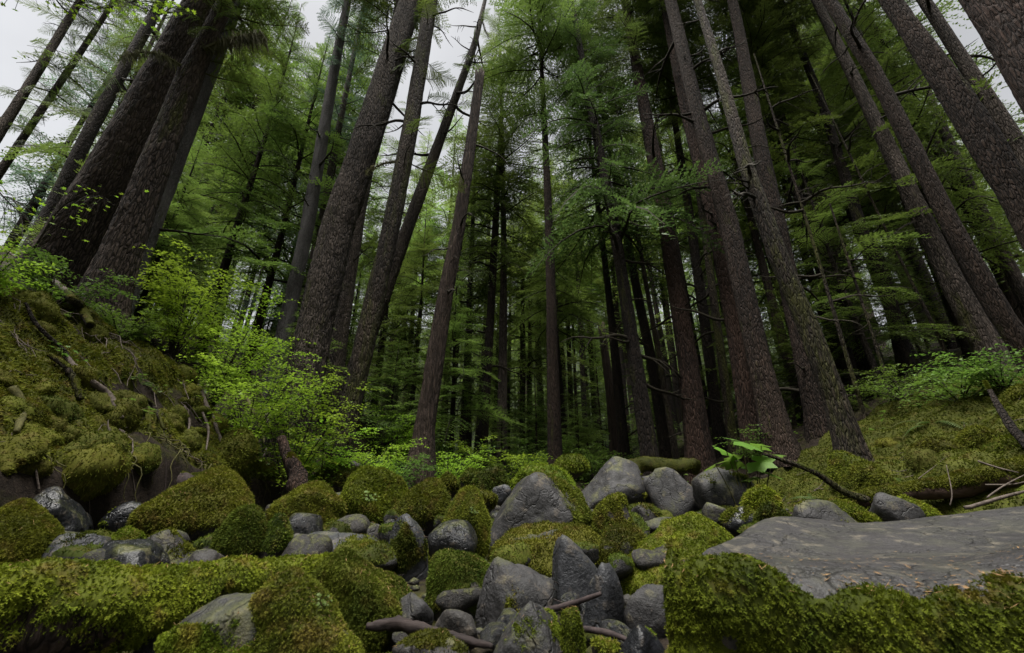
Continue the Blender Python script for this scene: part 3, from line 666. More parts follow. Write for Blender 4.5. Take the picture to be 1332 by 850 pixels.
ROOTS = [((258, 515), (268, 540), (280, 565), (287, 590)), ((285, 510), (297, 535), (310, 560), (330, 572)), ((318, 520), (326, 545), (336, 565), (345, 592)),
         ((262, 555), (270, 575), (268, 600)), ((300, 540), (296, 565), (304, 590)), ((330, 495), (338, 520), (352, 535)), ((240, 540), (246, 565), (240, 590)),
         ((180, 530), (200, 545), (214, 575)), ((20, 530), (30, 560), (24, 590)), ((345, 545), (350, 580), (340, 612))]
for q, pts in enumerate(ROOTS):
    r0 = 1.3 * (.03, .022, .035, .015, .018, .02, .014, .02, .03, .035)[q]
    log('exposed_root', 'knotted tree root exposed on the eroded end of the bank', [ground_at(*t) + np.array([.06, -.14, r0 + .12 + .03 * math.sin(q * 2 + t[1])]) for t in pts], [r0, r0, r0 * .5], (STICK, BARK['mossy'], TWIGM)[q % 3], 'root', (.15, .5, .3)[q % 3], 'olive', 80 + q, 8, 24, .3, .014, 400, 1, .01, group='exposed roots on the bank')

# clumps of hanging moss, twigs and stones scattered on the cut bank
r = np.random.default_rng(61); clump_lib = []
for k in range(6):
    Vc, Tc = boulder_shape(4, 950 + k, (1, .9, .8), 0, 9, 5); N = vert_normals(Vc, Tc)
    Vc = Vc + N * (.16 * fbm(Vc * np.array([3.4, 3.4, .9]), k, 3) + .05 * fbm(Vc * np.array([9, 9, 2.5]), k + 9, 2))[:, None]
    base_ = mesh_np('mossy_mound', Vc, [Tc], [SOIL]); q = moss_part(None, Vc, Tc, np.full(len(Vc), .4), MOSS[('olive', 'olive', 'deep')[k % 3]], .048, .012, 4200, k, .03, 1, .8); clump_lib.append((base_, q.data)); bpy.data.objects.remove(q)
for k in range(46):
    t = r.random(); px = 330 * t + r.normal(0, 8) - 8; top = np.interp(px, [0, 100, 200, 300, 345], [335, 372, 425, 475, 530]); bot = np.interp(px, [0, 350], [625, 605])
    py = top + 12 + (bot - top - 12) * r.random() ** .8; p = ground_at(px, py); 
    if p[1] > 9: continue
    a_, b_ = clump_lib[r.integers(6)]; sc_ = r.uniform(.22, .55)
    o = link('mossy_mound', a_, None, p + np.array([0, 0, -.02])); o.scale = (sc_, sc_, sc_ * r.uniform(.7, 1.3)); o.rotation_euler = (r.normal(0, .2), r.normal(.15, .2), r.uniform(0, 6.3))
    tag(o, 'ragged clump of moss hanging on the steep eroded bank', 'moss clump', 'moss clumps hanging on the steep bank'); link('moss', b_, o, kind='stuff')
for k in range(30):
    x = r.uniform(4.8, 8.6); y = r.uniform(4.3, 8.0)
    if x / y > 1.42: continue
    a_, b_ = clump_lib[r.integers(6)]; sc_ = r.uniform(.25, .6)
    o = link('mossy_mound', a_, None, (x, y, tz(x, y) + .02 * sc_)); o.scale = (sc_ * 1.3, sc_, sc_ * r.uniform(.5, .9)); o.rotation_euler = (r.normal(0, .15), r.normal(-.25, .15), r.uniform(0, 6.3))
    tag(o, 'rounded clump of moss on the low slope beneath the dark trunks', 'moss clump', 'moss clumps on the low slope'); link('moss', b_, o, kind='stuff')
def scatter_twigs(name, label, region, n, seed, ln=(.15, .7), rad=.006, mat_=None):
    mat_ = mat_ or STICK
    r = np.random.default_rng(seed); VV, QQ, m = [], [], 0
    for k in range(n):
        x, y = region(r); d = unit(np.array([r.normal(), r.normal(), 0])); L_ = r.uniform(*ln); u = np.linspace(-.5, .5, 6)[:, None]; P = np.array([x, y, 0]) + d * L_ * u + np.array([-d[1], d[0], 0]) * .12 * L_ * np.sin(u * 5 + k)
        P[:, 2] = terrain(P[:, 0], P[:, 1]) + .05 + .05 * r.random() + .12 * r.random() * (u[:, 0] + .5); v, q, _ = tube(P, rad * r.uniform(.5, 1.6) * np.array([1, 1, .9, .8, .6, .3]), 5, cap=False); VV.append(v); QQ.append(q + m); m += len(v)
    o = link(name, mesh_np(name, np.vstack(VV), [np.vstack(QQ)], [mat_], ), kind='stuff'); o['label'] = label; o['category'] = 'twigs'
scatter_twigs('fallen_twigs', 'thin fallen twigs littering the steep bank', lambda r: (lambda y: (foot_l(y) - r.uniform(.2, 2.2), y))(r.uniform(2.6, 8.5)), 150, 71)
scatter_twigs('fallen_twigs', 'thin fallen twigs littering the mossy slope', lambda r: (lambda y: (foot_r(y) + r.uniform(-.3, 3), y))(r.uniform(3.6, 8.5)), 90, 72)
scatter_twigs('fallen_twigs', 'broken twigs lying between the creek stones', lambda r: (lambda y: (r.uniform(-.9, .8) * y, y))(r.uniform(1.8, 7)), 130, 73, (.06, .3), .004, DRIFT)
VV, QQ, m = [], [], 0
for k in range(70):
    y = r.uniform(2.8, 8.3); x = foot_l(y) - r.uniform(.25, .6); z = tz(x, y) + .05; L_ = r.uniform(.15, .55); u = np.linspace(0, 1, 8)[:, None]
    P = np.array([x, y, z]) + np.array([.10 + .25 * L_, r.normal(0, .1), 0]) * u ** .6 + np.array([0, 0, -1]) * L_ * u ** 1.6 + .02 * np.sin(u * 9 + k); v, q, _ = tube(P, r.uniform(.004, .012) * (1.1 - .8 * u[:, 0]), 5, cap=False); VV.append(v); QQ.append(q + m); m += len(v)
o = link('hanging_roots', mesh_np('hanging_roots', np.vstack(VV), [np.vstack(QQ)], [TWIGM]), kind='stuff'); o['label'] = 'fine roots hanging from the undercut lip of the bank'; o['category'] = 'roots'
gv, gt = ico(1); gi, gf = [], []
for k in range(3200):
    y = 1.5 + 9 * r.random() ** 1.6; x = r.uniform(foot_l(y), foot_r(y)); s_ = r.uniform(.015, .06)
    if abs(x) / y > 1.5: continue
    v = gv[:] * np.array([s_, s_ * r.uniform(.6, 1), s_ * r.uniform(.4, .7)]); v = v * (1 + .25 * np.sin(gv @ r.normal(0, 2, 3) + k))[:, None]; a = r.uniform(0, 6.3); c_, q_ = math.cos(a), math.sin(a)
    v = v @ np.array([[c_, q_, 0], [-q_, c_, 0], [0, 0, 1]]); gi.append(v + np.array([x, y, tz(x, y) + s_ * .2])); gf.append(gt + len(gv) * (len(gi) - 1))
o = link('gravel', mesh_np('gravel', np.vstack(gi), [np.vstack(gf)], [ROCK['brown']]), kind='stuff'); o['label'] = 'dark wet gravel in the gaps of the creek bed'; o['category'] = 'gravel'

# moss spread over the two banks
def bank_moss(name, label, x0, x1, y0, y1, cond, n, bl, mat, seed, fr=1):
    xs = np.arange(x0, x1, .07); ys = np.arange(y0, y1, .07); X, Yy = np.meshgrid(xs, ys); Z = terrain(X, Yy)
    V = np.stack([X, Yy, Z], -1).reshape(-1, 3); nx, ny = len(xs), len(ys)
    i = np.arange(ny - 1)[:, None] * nx; j = np.arange(nx - 1)[None]
    T = q2t(np.stack([i + j, i + j + 1, i + nx + j + 1, i + nx + j], -1).reshape(-1, 4))
    mask = np.clip(cond(V), -1, 1)
    o = moss_part(None, V, T, mask, mat, bl, bl * .24, n, seed, .10, fr, .6, name)
    o['label'] = label; o['category'] = 'moss'
bank_moss('moss', 'shaggy olive moss spread over the steep bank below the huge trunks', -8, -3.4, 2.2, 9.4,
          lambda V: smooth(foot_l(V[:, 1]) - V[:, 0], .1, .5) * .9 - .72 + 1.1 * fbm(V * 1.3, 41, 4) + .2 * fbm(V * 5, 42, 2) + .25 * smooth(V[:, 0], -5.4, -5.0) * smooth(V[:, 1], 4.6, 6), 80000, .045, MOSS['olive'], 400)
bank_moss('moss', 'lumpy moss covering the low slope beneath the dark trunks', 4.2, 10.5, 3.6, 9.5,
          lambda V: smooth(V[:, 0] - foot_r(V[:, 1]), -.1, .5) * .9 - .22 + .9 * fbm(V * 1.5, 43, 4), 80000, .045, MOSS['olive'], 401)
bank_moss('moss', 'thin moss on the creek bed soil between stones', -4.2, 5, 3, 12,
          lambda V: -.35 + 1.0 * fbm(V * 1.3, 44, 4) - .5 * (V[:, 1] < 7), 20000, .04, MOSS['deep'], 402)

# ------------------------------------------------------------------ conifers
def spray(n_t, seed, lf=.055, lw=.020, step=.02, droop=.35, rise=.12, wid=.40):
    """One flat drooping conifer bough of unit length along +x: leaflet tris + main twig."""
    r = np.random.default_rng(seed)
    axis_ = lambda t: np.stack([t, .04 * np.sin(t * 5 + seed), rise * t - droop * t ** 2.2], -1)
    Vs = []
    for q in range(n_t):
        t = .10 + .88 * (q + r.random() * .6) / n_t; b = axis_(np.array([t]))[0]
        ln = wid * (1 - t) ** .75 * min(1, (t / .25) ** .6) * r.uniform(.65, 1.1) + .05
        sg = 1 if q % 2 else -1; a = r.uniform(.75, 1.15)
        d = np.array([math.cos(a), sg * math.sin(a), r.normal(0, .10)])
        m = max(3, int(ln / step)); s = (np.arange(m) + .5) / m
        C = b + d * (ln * s)[:, None]; C[:, 2] -= (.30 + .2 * r.random()) * (ln * s) ** 2 / .4
        side = np.where(np.arange(m) % 2, 1, -1)[:, None] * np.array([-d[1], d[0], 0])
        L_ = unit(d * .75 + side * .75 + r.normal(0, .16, (m, 3))); l = lf * (1 - .45 * s[:, None]) * r.uniform(.7, 1.2, (m, 1))
        W = unit(np.cross(L_, np.array([0, 0, 1.]) + r.normal(0, .35, (m, 3)))) * lw
        Vs.append(np.stack([C - W * .6, C + W * .6, C + L_ * l], 1))
        # the shoot itself
        Vs.append(np.stack([C - d * lf * .3 - W * .35, C - d * lf * .3 + W * .35, C + d * lf * .9], 1)[::2])
    Vs = np.concatenate(Vs).reshape(-1, 3)
    tt = np.linspace(0, 1, 6); tv, tq, _ = tube(axis_(tt), .012 * (1 - tt) + .002, 3, cap=False)
    return Vs, tv, tq
SPR_L = [spray(42, 10 + k, .044, .0145, .021, .35 + .05 * k, .10 + .03 * k) for k in range(5)]
SPR_S = [spray(24, 30 + k, .068, .022, .034, .28) for k in range(5)]
SPR_M = [spray(22, 40 + k, .080, .026, .038, .33, .12, .42) for k in range(5)]
SPR_F = [spray(60, 50 + k, .032, .011, .013, .4) for k in range(3)]

def crown_mesh(name, H, nb, lmax, seed, lib, shape='cone', gaps=.0, tilt=0., mats=None, lmin=.12):
    r = np.random.default_rng(seed); LV, TV, TQ = [], [], []; no = 0
    for k in range(nb):
        f = (k + r.random()) / nb
        if gaps and vnoise(np.array([[f * 7, seed, 0]]), seed)[0] < -1 + 2 * gaps: continue
        z = f * H
        prof = (1 - f) ** .8 if shape == 'cone' else (min(1, .35 + 2.2 * f) * (1 - f) ** .6 + .05)
        Ln = lmax * max(lmin, prof) * r.uniform(.6, 1.15); az = k * 2.4 + r.normal(0, .5)
        V, tv, tq = lib[r.integers(len(lib))]
        pit = r.normal(.02, .20) + tilt + .5 * (f - .4)
        M = np.array(Matrix.Rotation(az, 3, 'Z') @ Matrix.Rotation(-pit, 3, 'Y') @ Matrix.Rotation(r.normal(0, .22), 3, 'X'))
        o = np.array([0, 0, z])
        sc = Ln * np.array([1, r.uniform(.75, 1.2), r.uniform(.4, 1.7)])
        LV.append((V * sc) @ M.T + o); TV.append((tv * Ln) @ M.T + o); TQ.append(tq + no); no += len(tv)
    LV = np.vstack(LV); TV = np.vstack(TV); TQ = np.vstack(TQ)
    return mesh_np(name, np.vstack([LV, TV]), [np.arange(len(LV)).reshape(-1, 3), TQ + len(LV)], mats or [NEED['mid'], TWIG], [0, 1], False)
CROWN = {
    'tall': [crown_mesh('crown', 20, 120, 3.6, 200 + k, SPR_L, 'full', .25) for k in range(3)],
    'sparse': [crown_mesh('crown', 20, 64, 3.2, 220 + k, SPR_L, 'full', .30) for k in range(3)],
    'mid': [crown_mesh('crown', 10, 88, 2.9, 240 + k, SPR_L, 'cone', .15) for k in range(4)],
    'young': [crown_mesh('crown', 5, 90, 1.8, 260 + k, SPR_S, 'cone', .05) for k in range(4)],
    'far': [crown_mesh('crown', 20, 150, 3.9, 280 + k, SPR_M, 'full', .18) for k in range(5)],
}
CH = {'tall': 20, 'sparse': 20, 'mid': 10, 'young': 5, 'far': 20}

def dead_branch(seed, n_sub=5, up=.0):
    r = np.random.default_rng(seed); t = np.linspace(0, 1, 12)
    c1, c2 = r.uniform(-.5, .5), r.uniform(-.45, .35)
    P = np.stack([t, .16 * c1 * np.sin(t * 3), up * t + c2 * t ** 2 + .03 * np.sin(t * 9 + seed)], 1)
    Vs, Qs, n = [], [], 0
    v, q, _ = tube(P, .026 * (1 - t) ** .8 + .004, 5, .2, seed, False); Vs.append(v); Qs.append(q); n += len(v)
    for k in range(n_sub):
        a = r.uniform(.2, .9); i = int(a * 11); s = np.linspace(0, 1, 6); d = unit(np.array([r.uniform(.3, .9), r.choice([-1, 1]) * r.uniform(.5, 1), r.uniform(-.7, .4)]))
        ln = .45 * (1.1 - a) * r.uniform(.5, 1.2)
        p = P[i] + d * (ln * s)[:, None]; p[:, 2] -= .25 * ln * s ** 2
        v, q, _ = tube(p, .010 * (1 - s) + .0025, 4, cap=False); Vs.append(v); Qs.append(q + n); n += len(v)
    return mesh_np('branch', np.vstack(Vs), [np.vstack(Qs)], [TWIG])
DEAD = [dead_branch(500 + k, 3 + k % 4) for k in range(8)]
STUB = []
for k in range(4):
    t = np.linspace(0, 1, 5); v, q, tt = tube(np.stack([t, .1 * np.sin(t * 4 + k), .2 * t - .3 * t * t], 1), .07 * (1 - .5 * t), 6, .3, k)
    STUB.append(mesh_np('branch_stub', v, [q, tt], [TWIG]))

def trunk_mesh(P, rad, seg, seed, flare=0., ridges=.035, lean_base=None):
    n = len(P); zc = P[:, 2] - P[0, 2]
    t = unit(np.gradient(P, axis=0)); ang = np.arange(seg) / seg * 2 * np.pi
    u = unit(np.cross(np.array([0, 1., 0]), t)); v = np.cross(t, u)
    fl = 1 + flare * np.exp(-zc / (2.2 * rad[0] + .05))
    aa = np.stack([np.cos(ang), np.sin(ang)], -1)
    lobes = vnoise(np.stack([aa[:, 0] * 1.6, aa[:, 1] * 1.6, np.full(seg, seed * 1.0)], 1), seed)
    rr = (rad * fl)[:, None] * (1 + (.06 + .45 * flare * np.exp(-zc / (2.5 * rad[0] + .05)))[:, None] * lobes[None])
    V = P[:, None] + rr[..., None] * (np.cos(ang)[None, :, None] * u[:, None] + np.sin(ang)[None, :, None] * v[:, None])
    V = V.reshape(-1, 3)
    if ridges:
        cc = np.repeat(P, seg, 0); d = V - cc; L0 = np.linalg.norm(d, axis=1, keepdims=True) + 1e-9
        A3 = np.tile(aa, (n, 1)); R0 = np.repeat(rad, seg)
        fr_ = np.stack([A3[:, 0] * R0 * 11, A3[:, 1] * R0 * 11, V[:, 2] * 2.6], 1)
        h = 1 - np.abs(fbm(fr_, seed, 3)) * 2.2
        V = cc + d * (1 + ridges * h[:, None] * np.minimum(1, .35 / L0) + .05 * vnoise(V * .8, seed + 4)[:, None])
    i = np.arange(n - 1)[:, None] * seg; j = np.arange(seg)[None]; k = (j + 1) % seg
    return V, np.stack([i + j, i + k, i + seg + k, i + seg + j], -1).reshape(-1, 4)

TREES = []
def tree(label, Y, pts, bark='brown', H=None, crown='tall', c0=None, cxy=1., need='mid', dead=8, seed=None, detail=0, flare=.5, name='conifer_tree', cat='tree', group=None, snap=None, dlen=1.6, deadz=(1.5, 12), trunk_name='trunk', moss=0):
    """pts: (px, py, width px) along the trunk, low to high; the trunk stands in the plane y = Y."""
    k = len(TREES); seed = seed or 1000 + k * 13; r = np.random.default_rng(seed)
    P, rad = [], []
    for (px, py, wp) in pts:
        p = at(px, py, Y); P.append(p)
    P = np.array(P)
    for i, (px, py, wp) in enumerate(pts):
        rad.append(.86 * wp / 2 * scale_at(P[i]) * P[i, 1] / math.hypot(P[i, 0], P[i, 1]))
    rad = np.array(rad)
    # continue down to the ground
    d = P[0] - P[1]; d = d / -d[2]; p = P[0].copy()
    d[0] = np.clip(d[0], -.4, .4)
    for _ in range(200):
        if p[2] <= tz(p[0], p[1]) - .12: break
        p = p + d * .05
    base = p
    if base[2] < P[0, 2] - .05:
        P = np.vstack([base, P]); rad = np.append(rad[0] * (1 + .03 * (P[1, 2] - base[2])), rad)
    dia = 2 * rad[0]
    if H is None: H = float(np.clip(15 + 30 * dia ** .7, 13, 46))
    if snap is None:
        top = base[2] + H; d = (P[-1] - P[-2]); d = d / d[2]; d[0] = np.clip(d[0] * .7, -.12, .12)
        if P[-1, 2] < top - .5:
            dz = top - P[-1, 2]; P = np.vstack([P, P[-1] + d * dz * .5, P[-1] + d * dz]); rad = np.append(rad, [max(rad[-1] * .6, .03), .02])
    else: H = P[-1, 2] - base[2]
    # resample by height
    seg, dz = ((64, .07), (32, .13), (16, .4))[2 - detail] if detail < 3 else (84, .05)
    zs = [base[2]]
    while zs[-1] < P[-1, 2]:
        hgt = zs[-1] - base[2]; zs.append(zs[-1] + dz * (1 + max(0, hgt - 7) * .25))
    zs = np.array(zs); zs[-1] = P[-1, 2]
    C = np.stack([np.interp(zs, P[:, 2], P[:, 0]), np.interp(zs, P[:, 2], P[:, 1]), zs], 1); rr = np.interp(zs, P[:, 2], rad)
    if len(C) > 8:                                             # soften the corners of the polyline
        for _ in range(3): C[1:-1] = (C[:-2] + 2 * C[1:-1] + C[2:]) / 4
    V, Q = trunk_mesh(C - base, rr, seg, seed, flare, .085 if detail else .03)
    root = empty(name, base, label, cat, group)
    if snap is not None:                                       # splintered broken top
        top_ring = np.arange(len(V) - seg, len(V)); V[top_ring, 2] += (r.random(seg) ** 2) * rr[-1] * 3.0
        V[top_ring, :2] = V[top_ring, :2] * 1.0
        V = np.vstack([V, C[-1] - base]); j = np.arange(seg); TT = np.stack([np.full(seg, len(V) - 1), top_ring, top_ring[(j + 1) % seg]], 1)
        link(trunk_name, mesh_np(trunk_name, V, [Q, TT], [BARK[bark]]), root)
    else:
        link(trunk_name, mesh_np(trunk_name, V, [Q], [BARK[bark]]), root)
    def on(h):
        z = base[2] + h; return np.array([np.interp(z, zs, C[:, 0]), np.interp(z, zs, C[:, 1]), z]), np.interp(z, zs, rr)
    if crown:
        if c0 is None: c0 = .36 * H
        p0, _ = on(c0); p1, _ = on(H * .97)
        ax = Vector(unit(p1 - p0)); ch = float(np.linalg.norm(p1 - p0))
        me = CROWN[crown][r.integers(len(CROWN[crown]))]
        o = link('crown', me, root, p0 - base); o.rotation_mode = 'QUATERNION'
        o.rotation_quaternion = ax.to_track_quat('Z', 'Y') @ Quaternion((0, 0, 1), r.uniform(0, 6.28))
        o.scale = (cxy, cxy, ch / CH[crown])
        if need != 'mid':
            o.material_slots[0].link = 'OBJECT'; o.material_slots[0].material = NEED[need]
    hi = min(deadz[1], H * .8)
    for q in range(dead):
        h = r.uniform(deadz[0], hi); p, rd = on(h); az = r.uniform(0, 6.28)
        me = DEAD[r.integers(len(DEAD))] if r.random() < .8 else STUB[r.integers(4)]
        o = link('branch' if me in DEAD else 'branch_stub', me, root, p - base + np.array([math.cos(az), math.sin(az), 0]) * rd * .8)
        s = dlen * r.uniform(.45, 1.2) if me in DEAD else r.uniform(.15, .35)
        o.scale = (s, s, s); o.rotation_euler = (r.normal(0, .4), r.normal(.05, .25), az)
    TREES.append((base, dia)); return root, on, base

T_ = tree
# --- huge pair on the bank and their neighbours
big1 = T_('huge dark brown trunk, thickest tree on the mossy bank', 7.6, [(88, 320, 96), (133, 245, 88), (247, 40, 72), (296, -45, 60)], 'warm', 44, 'tall', 18, 1.2, dead=4, detail=2, deadz=(9, 16), seed=71)
big2 = T_('deeply furrowed trunk standing against the huge one, moss along its edge', 6.6, [(150, 348, 66), (190, 245, 54), (247, 100, 42), (290, 10, 28)], 'warm', 36, 'tall', 15, 1.0, dead=3, detail=2, deadz=(8, 13), seed=72)
T_('pale grey trunk showing along the edge of the furrowed one', 8.4, [(180, 340, 36), (207, 265, 34), (256, 140, 28), (288, 60, 22)], 'pale', 34, 'tall', 16, 1.0, dead=2, detail=1)
sky_a = T_('forked pale grey trunk against the sky beyond the bank', 14, [(10, 155, 22), (48, 95, 20), (88, 28, 17)], 'grey', 32, 'sparse', 16, .9, 'mid', 12, detail=1, deadz=(9, 20))
sky_b = T_('thin straight trunk crossing the sky gap beside the forked one', 15, [(35, 172, 15), (80, 105, 14), (122, 42, 12)], 'grey', 31, 'sparse', 15, .8, 'mid', 10, detail=1, deadz=(8, 20))
sky_c = T_('dark trunk half hidden behind the huge brown one', 11, [(60, 285, 27), (125, 155, 25), (190, 38, 20)], 'dark', 38, 'sparse', 18, 1.0, dead=8, detail=1, deadz=(6, 18))
T_('bluish pale slim trunk behind the big scaly one', 13, [(376, 405, 22), (399, 300, 21), (438, 75, 15)], 'pale', 38, 'sparse', 15, .8, 'blue', 8, detail=1)
T_('thin grey trunk close beside the bluish pale one', 15, [(405, 380, 12), (424, 252, 11), (444, 150, 10)], 'grey', 30, 'sparse', 12, .9, 'blue', 8)
T_('big scaly grey brown trunk rising behind the maple shrubs', 9.6, [(402, 462, 55), (438, 300, 47), (475, 190, 43), (535, 0, 31)], 'grey', 42, 'tall', 21, 1.0, 'mid', 4, detail=2, deadz=(12, 20), seed=73, flare=.15)
T_('stout smooth grey trunk standing just behind the big scaly one', 13, [(437, 442, 34), (463, 280, 27), (480, 200, 22)], 'grey', 36, 'tall', 16, 1.0, dead=5, detail=1)
sky_e = T_('dark leaning trunk with moss down one side, beside the scaly one', 9.2, [(456, 530, 32), (476, 440, 30), (511, 285, 26), (535, 160, 23), (560, 5, 20)], 'mossy', 36, 'sparse', 17, .9, 'mid', 9, detail=2, deadz=(6, 17), seed=74, dlen=1.5)
sky_d = T_('slender pale leaning trunk with dead limbs at its top', 14, [(502, 374, 22), (617, 60, 9)], 'grey', 27, None, dead=18, detail=1, deadz=(12, 26), dlen=2.2)
T_('tall broken topped snag of bare reddish wood', 11.5, [(548, 606, 38), (552, 560, 30), (580, 380, 22), (596, 300, 19), (612, 190, 16), (624, 100, 13)], 'dead', crown=None, dead=12, detail=2, deadz=(5, 14), snap=1, name='dead_snag', seed=75, dlen=1.4)
# live boughs hung with lichen, low on the furrowed trunk
BOUGH = []
for k in range(3):
    V_, tv_, tq_ = SPR_F[k]; BOUGH.append(mesh_np('bough', np.vstack([V_, tv_]), [np.arange(len(V_)).reshape(-1, 3), tq_ + len(V_)], [NEED['mid'], TWIGM], [0, 1], False))
def lichen_mesh(seed):
    r = np.random.default_rng(seed); t = np.linspace(0, 1, 14); Vs = []
    P = np.stack([t, .1 * np.sin(3 * t), .1 * t - .55 * t ** 2], 1)
    for q in range(420):
        a = r.random() ** .8; b = np.array([np.interp(a, t, P[:, k]) for k in range(3)]); l = .05 + .20 * r.random() ** 2; w_ = .008 + .010 * r.random()
        d = np.array([r.normal(0, .25), r.normal(0, .25), -1]) * l; b = b + r.normal(0, .03, 3); sx = unit(r.normal(0, 1, 3)) * w_
        Vs += [b - sx, b + sx, b + d]
    Vs = np.array(Vs); tv, tq, tt = tube(P, .03 * (1 - t) + .006, 6, .3, seed)
    return mesh_np('mossy_branch', np.vstack([Vs, tv]), [np.arange(len(Vs)).reshape(-1, 3), tq + len(Vs), tt + len(Vs)], [LICHEN, TWIGM, TWIGM], [0, 1, 1], False)
LICH = [lichen_mesh(k) for k in range(3)]
def boughs(tr, hs_, n, L_, seed, lich=0, need='mid', azr=(0, 6.28)):
    root, on, base = tr; r = np.random.default_rng(seed)
    for k in range(n + lich):
        p, rd = on(r.uniform(*hs_)); az = r.uniform(*azr); isl = k >= n
        me = LICH[k % 3] if isl else BOUGH[k % 3]
        o = link('mossy_branch' if isl else 'bough', me, root, p - base + np.array([math.cos(az), math.sin(az), 0]) * rd * .8); sc_ = L_ * r.uniform(.6, 1.15)
        o.scale = (sc_, sc_, sc_); o.rotation_euler = (r.normal(0, .6), r.normal(.2, .4), az)
        if need != 'mid' and not isl: o.material_slots[0].link = 'OBJECT'; o.material_slots[0].material = NEED[need]
boughs(big2, (6.4, 10.5), 24, 1.7, 5, 4, azr=(-2.6, .9))
boughs(big1, (9.5, 14), 14, 2.0, 6, 1, azr=(-2.8, .6))
boughs(sky_a, (7, 19), 34, 1.5, 15, need='dark'); boughs(sky_b, (7, 19), 34, 1.5, 16, need='dark'); boughs(sky_c, (5, 14), 26, 1.4, 17, 1, need='dark'); boughs(sky_d, (14, 26), 9, 1.3, 18, 2, need='dark'); boughs(sky_e, (9, 18), 9, 1.7, 19, 1, need='dark')
# --- centre
T_('slim straight hemlock trunk near the middle, dark limbs on both sides', 17, [(627, 592, 15), (634, 480, 13), (644, 300, 10), (648, 230, 8)], 'dark', 24, 'mid', 9, 1.0, 'dark', 12, deadz=(3, 12))
T_('thin trunk between the snag and the slim hemlock', 19, [(600, 590, 10), (606, 490, 9), (613, 330, 7)], 'dark', 22, 'mid', 8, .9, 'dark', 8)
T_('dark trunk whose drooping boughs fill the top of the middle', 11.5, [(846, 596, 26), (822, 440, 20), (797, 282, 16), (763, 112, 11)], 'dark', 25, 'mid', 8.0, 1.2, 'deep', 22, detail=1, deadz=(3, 12), seed=76, dlen=1.9)
T_('dark trunk just behind the one with drooping boughs', 15, [(866, 590, 19), (848, 470, 16), (832, 396, 14)], 'dark', 30, 'tall', 13, 1.0, 'dark', 9)
T_('thin crooked trunk with bare twigs beside the reddish giants', 13, [(878, 590, 11), (860, 480, 9), (842, 380, 7)], 'mossy', 17, 'sparse', 10, .6, 'dark', 14, dlen=1.2)
T_('pale lit snag deep among the dark trunks', 21, [(800, 590, 15), (794, 510, 14), (783, 430, 11)], 'dead', crown=None, dead=3, snap=1, name='dead_snag')
T_('straight reddish brown trunk with furrowed bark, foremost of the central stand', 12, [(909, 590, 37), (896, 480, 30), (866, 285, 24), (840, 150, 18)], 'red', 36, 'tall', 17, 1.0, 'dark', 8, detail=2, seed=77)
T_('slender dark trunk just past the furrowed reddish one', 14, [(938, 590, 18), (922, 460, 16), (897, 280, 13)], 'dark', 32, 'tall', 15, 1.0, 'dark', 7, detail=1)
T_('slender mossy trunk standing close before the twin trunks', 13, [(955, 585, 16), (938, 460, 13), (915, 290, 10)], 'mossy', 28, 'tall', 13, .9, 'dark', 8, detail=1)
T_('farther of the twin trunks, narrow and dark', 11, [(980, 590, 30), (958, 440, 27), (928, 280, 23), (893, 150, 17), (863, 0, 13)], 'red', 38, 'tall', 18, 1.0, 'dark', 12, detail=1, dlen=2.)
T_('nearer of the twin trunks, with dead limbs like antlers up high', 9.8, [(1018, 594, 50), (990, 480, 36), (948, 290, 29), (912, 165, 24), (872, 0, 18)], 'brown', 40, 'sparse', 19, .9, 'dark', 14, detail=2, deadz=(8, 18), seed=78, dlen=2.2)
T_('mossy trunk curving out of the ground with a wide green foot', 7.2, [(1107, 592, 46), (1086, 520, 38), (1049, 421, 32), (1010, 330, 30), (968, 210, 23), (938, 100, 17), (907, 0, 12)], 'mossy', 26, 'sparse', 15, .8, 'dark', 13, detail=2, deadz=(5, 14), seed=79, flare=.55, dlen=1.3)
T_('big dark trunk right behind the curved mossy one', 10, [(1070, 580, 38), (1040, 430, 33), (1010, 296, 30), (986, 180, 25), (960, 35, 18)], 'brown', 40, 'tall', 20, 1.0, 'dark', 6, detail=2, seed=80)
T_('slim trunk behind the curved mossy one, lit along its edge', 12.5, [(1124, 552, 24), (1092, 430, 22), (1052, 300, 17)], 'dark', 30, 'tall', 13, .9, 'dark', 8, detail=1)
T_('short thick dark trunk at the top of the far slope', 13, [(1142, 552, 36), (1128, 490, 30), (1105, 420, 24)], 'dark', 32, 'tall', 13, 1.0, 'dark', 6, detail=1)
T_('grey trunk leaning gently behind dense hemlock boughs', 12, [(1190, 520, 28), (1150, 362, 22), (1120, 296, 20), (1068, 130, 14), (1030, 35, 11)], 'dark', 36, 'tall', 15, 1.0, 'dark', 8, detail=1)
T_('stout grey trunk with flaking bark behind the maple sprays', 10, [(1288, 458, 52), (1240, 370, 40), (1202, 290, 35), (1152, 185, 28), (1088, 55, 20)], 'grey', 40, 'tall', 20, 1.0, 'dark', 5, detail=2, seed=81)
T_('dark trunk slanting across before the stout grey one', 8, [(1345, 470, 44), (1306, 415, 38), (1240, 298, 34), (1140, 98, 27), (1080, 2, 22)], 'brown', 36, 'sparse', 19, .9, 'dark', 8, detail=2, deadz=(6, 16), seed=82)
T_('massive scaly trunk leaving the frame at the slope edge', 6.2, [(1420, 420, 90), (1326, 258, 66), (1246, 128, 56), (1158, 0, 36)], 'brown', 38, 'sparse', 20, 1.0, 'dark', 3, detail=2, seed=83, deadz=(9, 15))
T_('pale trunk edging out from behind the massive scaly one', 8.5, [(1380, 300, 40), (1325, 190, 36), (1250, 75, 28)], 'grey', 38, 'tall', 20, 1.0, 'dark', 4, detail=1)
T_('giant reddish trunk with plated bark filling the top corner', 4.6, [(1420, 190, 150), (1345, 80, 125), (1282, -10, 105)], 'red', 42, None, dead=0, detail=2, seed=84)
